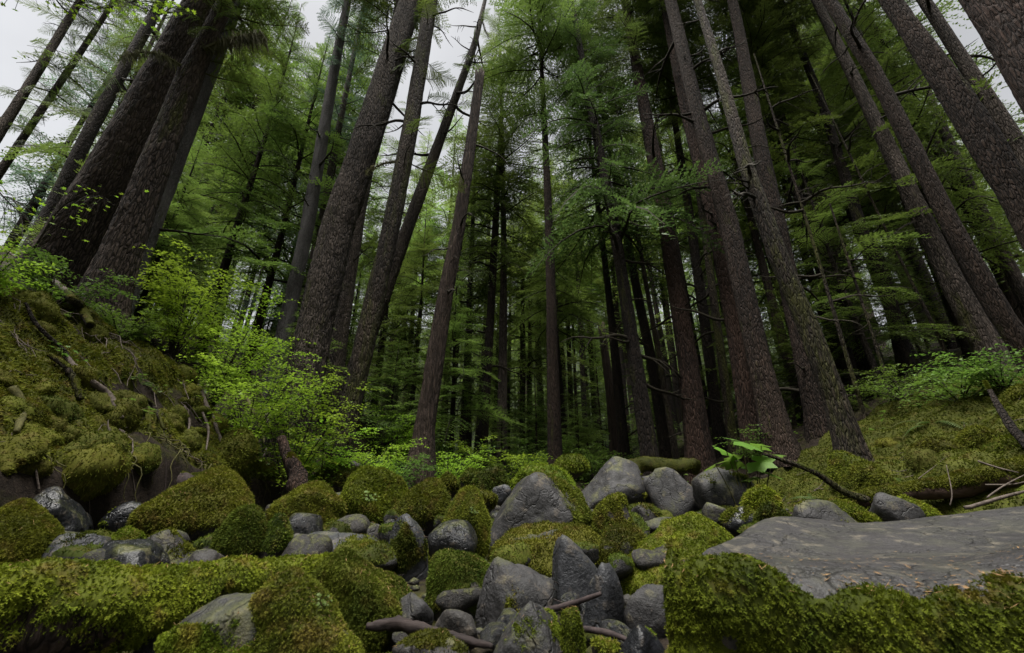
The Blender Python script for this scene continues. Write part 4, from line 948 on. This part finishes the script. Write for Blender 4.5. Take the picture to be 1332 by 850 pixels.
T_('grey trunk rising behind the slanting dark one', 11, [(1345, 412, 30), (1285, 292, 23), (1228, 172, 19), (1192, 85, 14)], 'grey', 36, 'tall', 18, 1.0, 'dark', 6, detail=1)
T_('pale slim trunk low on the slope between stout neighbours', 16, [(1262, 470, 18), (1230, 390, 14), (1200, 310, 11)], 'pale', 30, 'tall', 13, .9, 'dark', 5)
T_('thin dead sapling with upswept bare twigs behind the hemlock boughs', 9.5, [(1090, 425, 7), (1068, 350, 6), (1046, 278, 5)], 'mossy', 13, None, dead=18, name='dead_sapling', deadz=(3, 12), dlen=1.4, flare=.1)
T_('thin leaning dead sapling crossing the shaded slope', 10.5, [(1236, 470, 8), (1205, 405, 7), (1178, 352, 5)], 'mossy', 12, None, dead=12, name='dead_sapling', deadz=(2, 11), dlen=1.1, flare=.1)
T_('hooked bare sapling above the ferny slope', 9.5, [(1163, 525, 9), (1152, 490, 7), (1138, 445, 5)], 'mossy', 6, None, dead=9, name='dead_sapling', deadz=(2, 6), dlen=1.0, flare=.1)

# --- thin far trunks standing in rows beyond the pile
for q, (px, wp) in enumerate([(679, 9), (703, 7), (727, 12), (745, 8), (763, 9), (776, 8), (818, 11), (660, 6), (585, 8), (505, 10), (527, 9), (492, 12), (962, 12), (1000, 14), (690, 6), (715, 6), (752, 5), (735, 7), (807, 7), (856, 8), (890, 9), (575, 6)]):
    Yf = 24 + (q * 7.3 % 14)
    T_('narrow dark trunk among the rows of thin far trunks', Yf, [(px, 590, wp), (px - (px - 690) * .10, 440, wp * .85)], 'dark', 20 + q % 5 * 2, 'far', 9 + q % 3 * 1.5, .75, 'mid' if q % 3 else 'bright', 3, group='thin far trunks beyond the boulder pile', deadz=(3, 9), flare=.15)

# --- background forest (meshes shared)
trunk_lib = []
for k in range(5):
    zz = np.linspace(0, 1, 26) ** 1.1 * 30; Pt = np.stack([.12 * np.sin(zz * .2 + k), .12 * np.cos(zz * .17 + k * 2), zz], 1)
    v, qd = trunk_mesh(Pt, .30 * (1 - zz / 30) + .02, 12, 600 + k, .3, .03)
    trunk_lib.append(mesh_np('trunk', v, [qd], [BARK[('dark', 'brown', 'grey', 'dark', 'brown')[k]]]))
def simple_tree(x, y, H, c0, kind, cxy, need, label, group, dia=.5):
    z = tz(x, y) - .1; rt = empty('conifer_tree', (x, y, z), label, 'tree', group)
    rt.rotation_euler = (r.normal(0, .012), r.normal(0, .012), r.uniform(0, 6.28))
    o = link('trunk', trunk_lib[r.integers(5)], rt); o.scale = (dia / .6, dia / .6, H / 30)
    me = CROWN[kind][r.integers(len(CROWN[kind]))]
    c = link('crown', me, rt, (0, 0, c0)); c.scale = (cxy, cxy, (H - c0) / CH[kind]); c.rotation_euler = (0, 0, r.uniform(0, 6.28))
    if need != 'mid': c.material_slots[0].link = 'OBJECT'; c.material_slots[0].material = NEED[need]
r = np.random.default_rng(99)
placed = [(b[0], b[1]) for b, _ in TREES]
def ok(x, y, d):
    return all((x - a) ** 2 + (y - b) ** 2 > d * d for a, b in placed)
ZONES = [  # count, azimuth range in x/y, y range, H, need choices, label, group
    (38, (-1.5, -.55), (17, 55), (20, 34), ('mid', 'bright', 'blue', 'mid'), 'leafy background conifer on the hillside behind the huge trunks', 'conifers on the hillside behind the huge trunks'),
    (40, (-.55, .10), (24, 85), (22, 36), ('bright', 'mid', 'bright', 'mid'), 'sunlit background conifer seen beyond the snag', 'conifers beyond the snag and the far corridor'),
    (34, (.10, .75), (23, 75), (22, 38), ('mid', 'bright', 'bright', 'mid'), 'background conifer closing the view behind the twin trunks', 'conifers behind the twin trunks'),
    (24, (.75, 1.6), (18, 55), (22, 36), ('mid', 'bright', 'dark', 'bright'), 'dim background conifer on the slope behind the massive trunk', 'conifers on the slope behind the massive trunk')]
for cnt, az, yr, hr, need, lb, gp in ZONES:
    n = 0; tr = 0
    while n < cnt and tr < 2000:
        tr += 1; y = r.uniform(*yr) ; x = r.uniform(*az) * y
        if not ok(x, y, 1.8): continue
        placed.append((x, y)); H = r.uniform(*hr); n += 1
        simple_tree(x, y, H, H * r.uniform(.14, .36), 'far', r.uniform(.75, 1.05), need[r.integers(4)], lb, gp, r.uniform(.3, .75))
# --- mid-size hemlocks whose boughs hang between the big trunks
for px, Y, H, c0, k, cxy, need, lb in [
    (290, 14, 20, 3, 'mid', 1.5, 'mid', 'mid-size hemlock rising behind the brightest maple shrub'), (330, 19, 17, 3, 'mid', 1.3, 'blue', 'bluish hemlock beyond the crest of the bank'),
    (480, 19, 22, 4, 'mid', 1.5, 'mid', 'hemlock filling the gap behind the dark leaning trunk'), (530, 17, 13, 3, 'mid', 1.2, 'bright', 'bright green hemlock between the leaning trunk and the snag'),
    (585, 15, 9, 2.2, 'mid', 1.0, 'bright', 'broad young hemlock whose boughs veil the reddish snag'), (690, 24, 20, 5, 'mid', 1.5, 'bright', 'pale green hemlock closing the far corridor'),
    (735, 20, 22, 7, 'mid', 1.4, 'bright', 'light green hemlock seen behind the drooping boughs'), (1000, 19, 26, 7, 'mid', 1.5, 'bright', 'dusky hemlock behind the twin trunks'),
    (1075, 16, 22, 5, 'mid', 1.4, 'mid', 'dusky hemlock boughs behind the curved mossy trunk'), (1130, 13, 19, 6.5, 'mid', 1.3, 'mid', 'hemlock hanging its boughs over the leaning grey trunk'),
    (1175, 17, 24, 6, 'mid', 1.5, 'mid', 'hemlock in the shade behind the stout grey trunk'), (1235, 15, 24, 7, 'mid', 1.4, 'mid', 'hemlock with boughs between the slanting trunks'),
    (1320, 13, 20, 7, 'mid', 1.2, 'mid', 'hemlock at the frame edge behind the massive scaly trunk'), (1062, 13, 20, 8.5, 'mid', 1.1, 'mid', 'narrow hemlock crown just beyond the big dark trunk'),
    (925, 18, 25, 9, 'mid', 1.5, 'mid', 'hemlock foliage between the reddish trunk and the twin trunks'), (810, 16, 26, 10, 'mid', 1.5, 'mid', 'tall hemlock boughs above the furrowed reddish trunk'),
    (225, 13, 19, 5, 'mid', 1.1, 'mid', 'hemlock hanging over the furrowed trunk and the bank'), (12, 10, 9, 1.0, 'mid', .9, 'bright', 'feathery bright hemlock at the frame edge beyond the bank'),
    (75, 15, 13, 1.5, 'mid', 1.1, 'mid', 'feathery hemlock below the sky gap beyond the bank'), (720, 13, 30, 15, 'tall', 1.2, 'dark', 'hemlock crown arching over the top middle of the view'),
    (30, 21, 32, 8, 'sparse', 1.3, 'dark', 'thin dark hemlock crown behind the forked trunk'), (-70, 16, 26, 5, 'mid', 1.4, 'dark', 'dark hemlock leaning in from the frame edge above the bank'), (140, 24, 34, 9, 'sparse', 1.3, 'mid', 'far hemlock crown in the gap beside the thin straight trunk'),
    (655, 17, 30, 9, 'tall', 1.3, 'mid', 'tall hemlock filling the top middle right of the snag'), (610, 22, 24, 4, 'mid', 1.6, 'bright', 'bright hemlock standing far behind the snag'),
    (1420, 13, 30, 3, 'tall', 1.3, 'mid', 'tall hemlock behind the giant reddish trunk'), (1365, 11, 20, 2.5, 'mid', 1.3, 'mid', 'hemlock boughs filling the corner between the pale and giant trunks'),
    (1300, 17, 34, 8, 'tall', 1.3, 'bright', 'tall bright hemlock behind the pale trunk at the corner'),
    (1180, 20, 34, 8, 'tall', 1.3, 'mid', 'tall hemlock behind the slanting dark trunk'), (120, 19, 30, 9, 'sparse', 1.2, 'mid', 'thin crowned hemlock in the sky gap behind the huge trunk'),
    (360, 22, 34, 9, 'sparse', 1.3, 'blue', 'bluish hemlock crown against the sky above the crest'), (560, 26, 30, 7, 'tall', 1.2, 'bright', 'bright far hemlock behind the pale leaning trunk')]:
    p = at(px, 590, Y); placed.append((p[0], Y))
    simple_tree(p[0], Y, H, c0, k, cxy, need, lb, 'mid-size hemlocks between the big trunks', .10 + .011 * H)
# --- understorey hemlocks
for cnt, az, yr, hr, need, lb, gp in [
    (14, (-1.1, -.3), (11, 22), (4, 11), ('bright', 'mid', 'mid', 'bright'), 'young hemlock with layered boughs behind the maple shrubs', 'young hemlocks behind the maple shrubs'),
    (26, (-.3, .35), (14, 34), (2.5, 9), ('bright', 'bright', 'mid', 'bright'), 'young hemlock filling the shade among the thin far trunks', 'young hemlocks among the far trunks'),
    (44, (-.35, .55), (32, 66), (8, 18), ('bright', 'mid', 'bright', 'mid'), 'small hemlock glimpsed far behind the thin trunks', 'small hemlocks far behind the thin trunks'),
    (18, (.45, 1.3), (11, 26), (4, 12), ('mid', 'bright', 'dark', 'mid'), 'young hemlock with drooping boughs on the shaded slope', 'young hemlocks on the shaded slope')]:
    n = 0; tr = 0
    while n < cnt and tr < 2000:
        tr += 1; y = r.uniform(*yr); x = r.uniform(*az) * y
        if not ok(x, y, 1.2): continue
        placed.append((x, y)); H = r.uniform(*hr); n += 1
        kd = 'mid' if H > 7 else 'young'
        simple_tree(x, y, H, H * r.uniform(.08, .25), kd, r.uniform(.8, 1.15) * (H / CH[kd]) ** .5, need[r.integers(4)], lb, gp, .06 + .012 * H)

# the forest goes on behind the viewpoint, out of view, added to shade the foreground
def shading_forest():
    r = np.random.default_rng(314); VL, VT, QT, TT, n = [], [], [], [], 0
    for k in range(30):
        x = r.uniform(3.5, 17) * (1 if k % 2 else -1); y = r.uniform(-16, 1.5) if abs(x) > 7 else r.uniform(-16, -3); z = tz(x, y); H = r.uniform(24, 38); c0 = H * r.uniform(.22, .4)
        zz = np.linspace(0, 1, 10); v, q, t_ = tube(np.stack([x + 0 * zz, y + 0 * zz, z + H * zz], 1), .38 * (1 - zz) + .03, 8); VT.append(v); QT.append(q + n); TT.append(t_ + n); n += len(v)
        m = 5200; f = r.random(m) ** .8; az = r.integers(0, 40, m) * 2.4 + r.normal(0, .22, m); L_ = (4.2 * (1 - f) ** .6 + .3) * np.sqrt(r.random(m))
        C = np.stack([x + L_ * np.cos(az), y + L_ * np.sin(az), z + c0 + f * (H - c0) - .16 * L_ ** 1.5 + r.normal(0, .1, m)], 1)
        d = np.stack([np.cos(az), np.sin(az), -.3 + 0 * az], 1) + r.normal(0, .35, (m, 3)); d = unit(d); sd_ = unit(np.cross(d, np.array([0, 0, 1.]) + r.normal(0, .3, (m, 3))))
        l = .34; VL.append(np.stack([C - sd_ * .11, C + sd_ * .11, C + d * l], 1).reshape(-1, 3))
    VT = np.vstack(VT); VL = np.vstack(VL)
    o = link('forest', mesh_np('forest', np.vstack([VT, VL]), [np.vstack(QT), np.vstack(TT), np.arange(len(VL)).reshape(-1, 3) + len(VT)], [BARK['dark'], BARK['dark'], NEED['mid']], [0, 0, 2], False), kind='stuff')
    o['label'] = 'more of the same dark conifer forest out of view, added to shade the foreground'; o['category'] = 'forest'
shading_forest()

# ------------------------------------------------------------------ broadleaf shrubs, ferns, plants
def leaf_poly(kind):
    if kind == 'maple':                                # palmate leaf, lobes round a centre
        a = np.array([-2.6, -1.75, -1.25, -.85, -.42, 0, .42, .85, 1.25, 1.75, 2.6]); rd = np.array([.35, .62, .40, .82, .48, 1., .48, .82, .40, .62, .35])
    else:                                              # broad leaf with seven toothed lobes
        a = np.linspace(-2.75, 2.75, 15); rd = np.where(np.arange(15) % 2, .98, .72); rd[0] = rd[-1] = .5; rd[7] = 1.1
    P = np.stack([np.cos(a) * rd * .55, np.sin(a) * rd * .55, -.10 * rd ** 2 + .03 * (np.arange(len(a)) % 2)], 1); P = np.vstack([[0, 0, 0], P])
    n = len(a); T = np.stack([np.zeros(n - 1, int), np.arange(1, n), np.arange(2, n + 1)], 1)
    return P, T
LP, LT = leaf_poly('maple')
SP_ = np.array([[-.12, 0, 0], [.0, -.42, -.04], [.16, -.16, .0], [.58, 0, -.07], [.16, .16, .0], [.0, .42, -.04]]); ST_ = np.array([[0, 1, 2], [0, 2, 4], [2, 3, 4], [0, 4, 5]])
def leaves_at(C, D, size, r, flat=.35, base=(LP, LT)):
    """Leaves at points C facing up, tips towards D."""
    n = len(C); N = unit(np.array([0, 0, 1.]) + r.normal(0, flat, (n, 3))); X_ = unit(D - N * np.sum(D * N, 1, keepdims=True)); Y2 = np.cross(N, X_)
    s = size * r.uniform(.6, 1.25, (n, 1, 1)); P, T = base
    V = C[:, None] + s * (P[None, :, :1] * X_[:, None] + P[None, :, 1:2] * Y2[:, None] + P[None, :, 2:] * N[:, None])
    F_ = (T[None] + (np.arange(n) * len(P))[:, None, None]).reshape(-1, 3)
    return V.reshape(-1, 3), F_
def shrub(label, base, H, spread, nst, seed, size=.075, mat=MAPLE, lean=(0, 0), group=None, per=26, name='maple_shrub'):
    r = np.random.default_rng(seed); root = empty(name, base, label, 'shrub', group); VV, FF, n = [], [], 0
    for s_ in range(nst):
        az = r.uniform(0, 6.28); t = np.linspace(0, 1, 9); h = H * r.uniform(.55, 1.05); sp = spread * r.uniform(.3, 1)
        P = np.stack([t ** 1.3 * math.cos(az) * sp + lean[0] * t, t ** 1.3 * math.sin(az) * sp + lean[1] * t, h * t - .15 * h * t ** 3], 1)
        v, q, _ = tube(P, .012 * (1 - t) + .003, 5, cap=False)
        link('stem', mesh_np('stem', v, [q], [TWIG]), root)
        for b in range(per // 2):                      # flat layered twigs of paired leaves
            tt = r.uniform(.25, 1); o = np.array([np.interp(tt, t, P[:, k]) for k in range(3)]); a2 = az + r.normal(0, 1.3)
            d = np.array([math.cos(a2), math.sin(a2), r.normal(.05, .15)]); ln = spread * .45 * r.uniform(.4, 1.1); m = max(3, int(ln / (size * .75)))
            u = (np.arange(m) + .6) / m; C = o + d * (ln * u)[:, None]; C[:, 2] -= .2 * ln * u ** 2
            sd = np.array([-d[1], d[0], 0])
            for sg in (-1, 1):
                CC = C + sd * sg * size * .5 + r.normal(0, size * .18, C.shape)
                v, f = leaves_at(CC, np.tile(d * .5 + sd * sg, (m, 1)), size, r, .35, (SP_, ST_)); VV.append(v); FF.append(f + n); n += len(v)
    link('foliage', mesh_np('foliage', np.vstack(VV), [np.vstack(FF)], [mat], None, False), root, kind='stuff')
    return root
def G(px, py, Y):                                       # ground under a picture column
    p = at(px, py, Y); return np.array([p[0], Y, tz(p[0], Y) - .03])
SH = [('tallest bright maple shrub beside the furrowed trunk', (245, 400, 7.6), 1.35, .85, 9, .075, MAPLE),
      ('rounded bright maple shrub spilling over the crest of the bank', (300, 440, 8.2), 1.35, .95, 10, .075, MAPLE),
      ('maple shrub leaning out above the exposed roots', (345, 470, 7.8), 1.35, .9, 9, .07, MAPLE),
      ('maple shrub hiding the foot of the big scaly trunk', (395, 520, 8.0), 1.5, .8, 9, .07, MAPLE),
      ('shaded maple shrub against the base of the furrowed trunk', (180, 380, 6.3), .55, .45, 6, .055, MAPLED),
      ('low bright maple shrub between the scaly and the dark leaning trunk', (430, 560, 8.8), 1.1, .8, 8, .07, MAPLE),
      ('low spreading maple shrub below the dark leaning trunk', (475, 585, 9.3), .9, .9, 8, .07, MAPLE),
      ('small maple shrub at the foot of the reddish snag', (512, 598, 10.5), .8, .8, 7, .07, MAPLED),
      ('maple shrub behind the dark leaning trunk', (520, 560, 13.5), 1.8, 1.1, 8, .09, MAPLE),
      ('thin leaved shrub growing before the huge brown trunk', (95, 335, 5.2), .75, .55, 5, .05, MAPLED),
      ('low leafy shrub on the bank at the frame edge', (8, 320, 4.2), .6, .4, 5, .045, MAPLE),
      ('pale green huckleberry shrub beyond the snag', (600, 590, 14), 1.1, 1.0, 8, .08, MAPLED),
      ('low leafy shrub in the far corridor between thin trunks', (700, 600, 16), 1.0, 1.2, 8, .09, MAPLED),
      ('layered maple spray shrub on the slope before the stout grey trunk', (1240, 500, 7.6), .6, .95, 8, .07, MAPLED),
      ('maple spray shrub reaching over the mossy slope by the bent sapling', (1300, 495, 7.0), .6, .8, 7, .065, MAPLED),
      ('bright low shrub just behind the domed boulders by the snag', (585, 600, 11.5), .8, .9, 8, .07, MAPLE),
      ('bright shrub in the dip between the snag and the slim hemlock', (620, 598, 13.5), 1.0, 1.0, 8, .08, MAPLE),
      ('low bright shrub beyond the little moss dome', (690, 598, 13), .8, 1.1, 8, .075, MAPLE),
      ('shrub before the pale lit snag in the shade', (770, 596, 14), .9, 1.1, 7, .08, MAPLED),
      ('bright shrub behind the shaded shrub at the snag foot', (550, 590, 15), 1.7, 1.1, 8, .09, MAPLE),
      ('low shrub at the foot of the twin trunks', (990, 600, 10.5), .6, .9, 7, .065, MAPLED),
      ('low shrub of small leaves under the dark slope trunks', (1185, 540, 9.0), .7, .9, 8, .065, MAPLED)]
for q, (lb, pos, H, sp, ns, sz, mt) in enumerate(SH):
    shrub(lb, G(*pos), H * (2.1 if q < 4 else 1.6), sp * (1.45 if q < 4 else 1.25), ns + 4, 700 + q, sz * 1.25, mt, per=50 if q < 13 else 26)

# understorey leaves on the forest floor, nobody could count
r = np.random.default_rng(31)
n = 12000; yy = 8.5 + 60 * r.random(n) ** 1.8; xx = r.uniform(-1.1, 1.3, n) * yy
m = (fbm(np.stack([xx * .5, yy * .5, xx * 0], 1), 61, 3) > -.12) & ~((yy < 11) & (xx > -3.6) & (xx < 5)); xx, yy = xx[m], yy[m]
C = np.stack([xx, yy, terrain(xx, yy) + .05 + .35 * r.random(len(xx)) ** 2 * (1 + .02 * yy)], 1); th = r.random(len(xx)) * 6.28
v, f = leaves_at(C, np.stack([np.cos(th), np.sin(th), 0 * th], 1), (.11 + .006 * yy)[:, None, None], r, .4, (SP_, ST_))
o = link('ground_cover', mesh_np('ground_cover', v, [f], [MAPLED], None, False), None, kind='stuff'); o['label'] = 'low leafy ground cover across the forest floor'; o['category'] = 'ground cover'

# sword ferns
def frond_mesh(seed, L_=1.):
    r = np.random.default_rng(seed); t = np.linspace(0, 1, 26); P = np.stack([t, .05 * np.sin(t * 3 + seed), .75 * t - .95 * t ** 2], 1)
    Vs = []
    for i in range(2, 26):
        d = unit(P[i] - P[i - 1]); s = np.array([-d[1], d[0], 0]); s = unit(s); w_ = .17 * math.sin(math.pi * min(1, .12 + .9 * t[i])) ** .8
        for sg in (-1, 1):
            tip = P[i] + s * sg * w_ + d * w_ * .35 + np.array([0, 0, -.25 * w_]); Vs.append([P[i] - d * .017, P[i] + d * .017, tip])
    Vs = np.array(Vs).reshape(-1, 3); tv, tq, _ = tube(P, .006, 3, cap=False)
    return mesh_np('frond', np.vstack([Vs, tv]), [np.arange(len(Vs)).reshape(-1, 3), tq + len(Vs)], [FERN, TWIGM], [0, 1], False)
FR = [frond_mesh(k) for k in range(4)]
def fern(label, base, L_, n, seed):
    r = np.random.default_rng(seed); root = empty('sword_fern', base, label, 'fern')
    for k in range(n):
        o = link('frond', FR[r.integers(4)], root); s = L_ * r.uniform(.7, 1.1); o.scale = (s, s, s); o.rotation_euler = (r.normal(0, .2), r.normal(-.1, .25), k / n * 6.28 + r.normal(0, .25))
FN = [('arching sword fern at the foot of the curved mossy trunk', (1152, 600, 6.2), .62, 11), ('sword fern in the shade before the big dark trunk', (1062, 610, 7.2), .6, 10),
      ('sword fern on the slope under the maple sprays', (1210, 545, 7.4), .6, 10), ('upright sword fern at the frame edge on the slope', (1312, 505, 6.3), .45, 8),
      ('small fern on the crest of the bank before the furrowed trunk', (75, 352, 4.9), .35, 6), ('small fern sprouting midway down the bank', (180, 505, 6.0), .35, 7),
      ('fern beside the thin far trunks', (640, 606, 13), .7, 9), ('fern at the foot of the reddish furrowed trunk', (960, 600, 9.5), .6, 9), ('fern tuft near the frame edge high on the bank', (20, 330, 4.0), .35, 7)]
for q, (lb, pos, L_, n) in enumerate(FN): fern(lb, G(*pos), L_, n, 800 + q)

# broad leaved plant behind the pale boulder: each leaf a part
BP, BT = leaf_poly('broad'); bl_me = mesh_np('leaf', BP, [BT], [CLUB], None, False)
base = G(960, 640, 5.6); root = empty('broad_leaved_plant', base, 'low plant with large bright lobed leaves among the boulders', 'plant')
for q, (px, py, s) in enumerate([(965, 575, .50), (945, 588, .36), (990, 580, .34), (930, 604, .36), (985, 601, .42), (1005, 592, .30), (1000, 615, .34), (955, 600, .34), (975, 622, .32)]):
    p = at(px, py, 5.5 + .06 * (q % 3)); o = link('leaf', bl_me, root, p - base); o.scale = (s, s, s); o.rotation_euler = (.25 * math.sin(q * 2.1) + .38, .25 * math.cos(q * 1.7), q * 1.3)
    t = np.linspace(0, 1, 6)[:, None]; P = (p - base) * t + np.array([.05, 0, 0]) * np.sin(t * 3.1); v, qd, _ = tube(P, .006, 5, cap=False)
    link('stem', mesh_np('stem', v, [qd], [TWIGM]), root)

# maple branches hanging into the top corner: each leaf a part
ml_me = mesh_np('leaf', LP, [LT], [MAPLE], None, False)
def maple_branch(label, pts, Y, leaves, seed, s=.10):
    r = np.random.default_rng(seed); P = resample(np.array([at(px, py, Y) for px, py in pts]), 16); c = P[0]
    root = empty('maple_branch', c, label, 'branch'); t = np.linspace(0, 1, 16); v, q, tt = tube(P - c, .012 * (1 - t) + .003, 6)
    link('stem', mesh_np('stem', v, [q, tt], [TWIG]), root)
    pv, pq, pn = [], [], 0
    LFP = [at(px, py, Y + r.normal(0, .12)) for px, py in leaves]
    for p in LFP:
        k_ = np.argmin(np.linalg.norm(P - p, axis=1)); k_ = max(0, k_ - 3); u_ = np.linspace(0, 1, 5)[:, None]
        pp = (P[k_] * (1 - u_) + p * u_) - c; pp[:, 2] += .04 * np.sin(u_[:, 0] * 3.1); v_, q_, _ = tube(pp, .0035, 4, cap=False); pv.append(v_); pq.append(q_ + pn); pn += len(v_)
    link('stem', mesh_np('stem', np.vstack(pv), [np.vstack(pq)], [TWIG]), root)
    for p in LFP:
        o = link('leaf', ml_me, root, p - c); k = s * r.uniform(.75, 1.2); o.scale = (k, k, k); o.rotation_euler = (r.normal(0, .35), r.normal(0, .35), r.uniform(0, 6.28))
rr_ = np.random.default_rng(8)
def cloud(cx, cy, sx, sy, n): return [(cx + rr_.normal(0, sx), cy + rr_.normal(0, sy)) for _ in range(n)]
maple_branch('leafy maple branch hanging into the top of the frame', [(120, -60), (150, -10), (195, 15), (225, 22)], 4.0, cloud(180, 12, 30, 10, 48) + cloud(212, 8, 12, 8, 22), 1)
maple_branch('maple sprig beside the top leafy branch, over the dark trunk', [(20, -50), (60, -12), (110, 8), (140, 18)], 4.2, cloud(105, 8, 32, 8, 44), 2)
maple_branch('maple sprig poking in above the frame edge of the bank', [(-60, 240), (-20, 235), (10, 262), (50, 300)], 4.0, cloud(22, 286, 16, 16, 20) + cloud(5, 240, 10, 8, 8), 3, .085)
maple_branch('thin maple sprig reaching across the huge brown trunk', [(40, 330), (80, 270), (120, 255), (150, 268)], 5.4, cloud(120, 258, 22, 10, 34) + cloud(95, 285, 18, 12, 20), 4, .085)

# seedlings on the bank and sprigs on the moss
seed_lib = []
for k in range(3):
    r = np.random.default_rng(40 + k); m = 16; th = r.random(m) * 6.28; rd = .03 + .12 * r.random(m); C = np.stack([rd * np.cos(th), rd * np.sin(th), .05 + .10 * r.random(m)], 1)
    v, f = leaves_at(C, np.stack([np.cos(th), np.sin(th), 0 * th], 1), .075, r, .3); sv_, sq_, n_ = [v], [], len(v)
    for c0 in C:
        a, q, _ = tube(resample(np.array([[0, 0, -.03], c0 * .5 + [0, 0, .03], c0]), 4), .003, 3, cap=False); sv_.append(a); sq_.append(q + n_); n_ += len(a)
    seed_lib.append(mesh_np('seedling', np.vstack(sv_), [f, np.vstack(sq_)], [MAPLED, TWIGM], [0, 1], False))
for k, (px, py) in enumerate([(55, 455), (72, 480), (150, 428), (172, 505), (140, 545), (162, 548), (118, 392), (205, 522), (178, 440), (30, 400), (230, 470), (62, 420)]):
    p = ground_at(px, py); o = link('seedling', seed_lib[k % 3], None, p + np.array([0, 0, .05])); sc_ = (1, 1.4, .8, 1.2)[k % 4]; o.scale = (sc_,) * 3; o.rotation_euler = (.2, .2, k * 1.7)
    tag(o, 'small green seedling growing out of the mossy bank', 'seedling', 'seedlings on the bank')
for nm, px, py, Y, sc_, lb in [('sprig', 418, 787, 1.52, .2, 'tiny round leaved sprig growing on the near shaggy boulder'), ('sprig', 480, 652, 5.1, .7, 'leafy sprig growing from the front of the broad domed boulder'), ('sprig', 615, 668, 3.68, .3, 'pale little sprig on the tall egg shaped boulder')]:
    o = link(nm, seed_lib[1], None, at(px, py, Y)); o.scale = (sc_,) * 3; o.rotation_euler = (.7, 0, .4); tag(o, lb, 'sprig')
